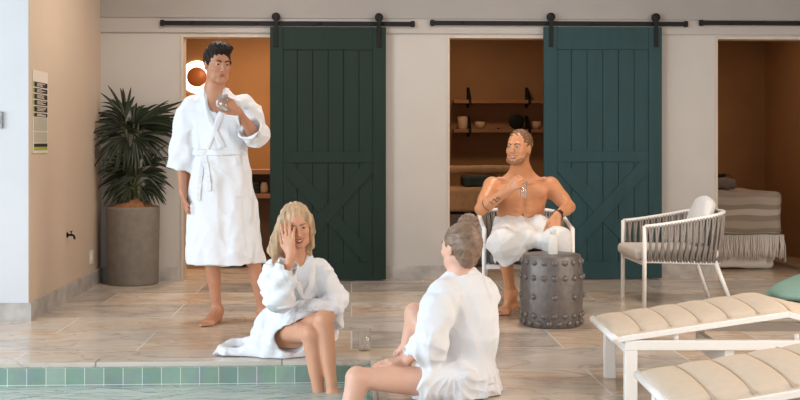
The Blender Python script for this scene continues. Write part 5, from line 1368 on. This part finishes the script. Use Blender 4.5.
gl = m.build('drinking_glass', M['glass'], loc=tuple(gc)); tag(gl, 'clear glass in the hand of the bare-chested man', 'glass')
# ================================================================ light
def area(name, loc, target, size, size_y, power, color, spread=PI):
    l = bpy.data.lights.new(name, 'AREA'); l.shape = 'RECTANGLE'; l.size = size; l.size_y = size_y; l.energy = power; l.color = color; l.spread = spread
    o = bpy.data.objects.new(name, l); COL.objects.link(o); o.location = loc
    o.rotation_euler = (Vector(target)-Vector(loc)).to_track_quat('-Z', 'Y').to_euler(); return o
area('window_daylight_left', (XW-.35, 3.0, 1.7), (0, 4.6, .9), 6.5, 2.3, 500, (.80, .90, 1.0))
area('window_daylight_front', (-1.6, YF-.35, 1.7), (-1.0, 7, 1.0), 6.5, 2.3, 80, (.86, .93, 1.0))
def lamp(name, x, y, z, power, color, size=.25):
    """round ceiling downlight with a fitting"""
    t = thing('ceiling_downlight', name, 'lamp', (x, y, z), group='round ceiling downlights')
    m = MB(); m.lathe([(size*.5, 0), (size*.56, -.004), (size*.56, -.014), (size*.47, -.016), (size*.47, -.002)], 28); m.build('trim_ring', M['plastic'], t)
    l = bpy.data.lights.new('downlight', 'AREA'); l.shape = 'DISK'; l.size = size*.9; l.energy = power; l.color = color
    o = bpy.data.objects.new('downlight', l); COL.objects.link(o); o.location = (x, y, z-.02)
    return o
W1 = (1.0, .87, .76)
area('window_daylight_right', (XR+.5, 3.0, 1.6), (0, 6.2, .8), 5.6, 2.2, 170, (1.0, .84, .70))  # added warm fill that brightens right-facing sides, outside the invented windows
lamp('recessed ceiling downlight in the pool hall', 3.4, 2.2, ZC, 70, W1, .5); lamp('recessed ceiling downlight in the pool hall', 4.2, 5.2, ZC, 70, W1, .5)
lamp('recessed ceiling downlight in the pool hall', 1.2, 7.6, ZC, 25, W1, .4); lamp('recessed ceiling downlight in the pool hall', -1.0, 7.9, ZC, 25, W1, .4)
W2 = (1.0, .72, .46)
lamp('recessed ceiling downlight in the treatment rooms', -1.0, 10.7, 2.5, 42, W2, .3); lamp('recessed ceiling downlight in the treatment rooms', 1.15, 10.7, 2.5, 10, W2, .3); lamp('recessed ceiling downlight in the treatment rooms', 3.3, 10.6, 2.5, 9, W2, .3)
w = bpy.data.worlds.new('sky'); sc.world = w; w.use_nodes = True; w.node_tree.nodes['Background'].inputs[0].default_value = (.75, .86, 1, 1); w.node_tree.nodes['Background'].inputs[1].default_value = .5

# ================================================================ camera
cam = bpy.data.cameras.new('camera'); co = bpy.data.objects.new('camera', cam); COL.objects.link(co)
cam.sensor_width = 36; cam.lens = FPX/800*36; cam.shift_y = -(200-HY)/800; cam.clip_start = .05
co.location = (0, 0, CAMZ); co.rotation_euler = (PI/2, 0, -YAW); sc.camera = co
vs = sc.view_settings; vs.view_transform = 'Standard'; vs.look = 'None'; vs.gamma = 1; vs.exposure = .2; vs.use_curve_mapping = False
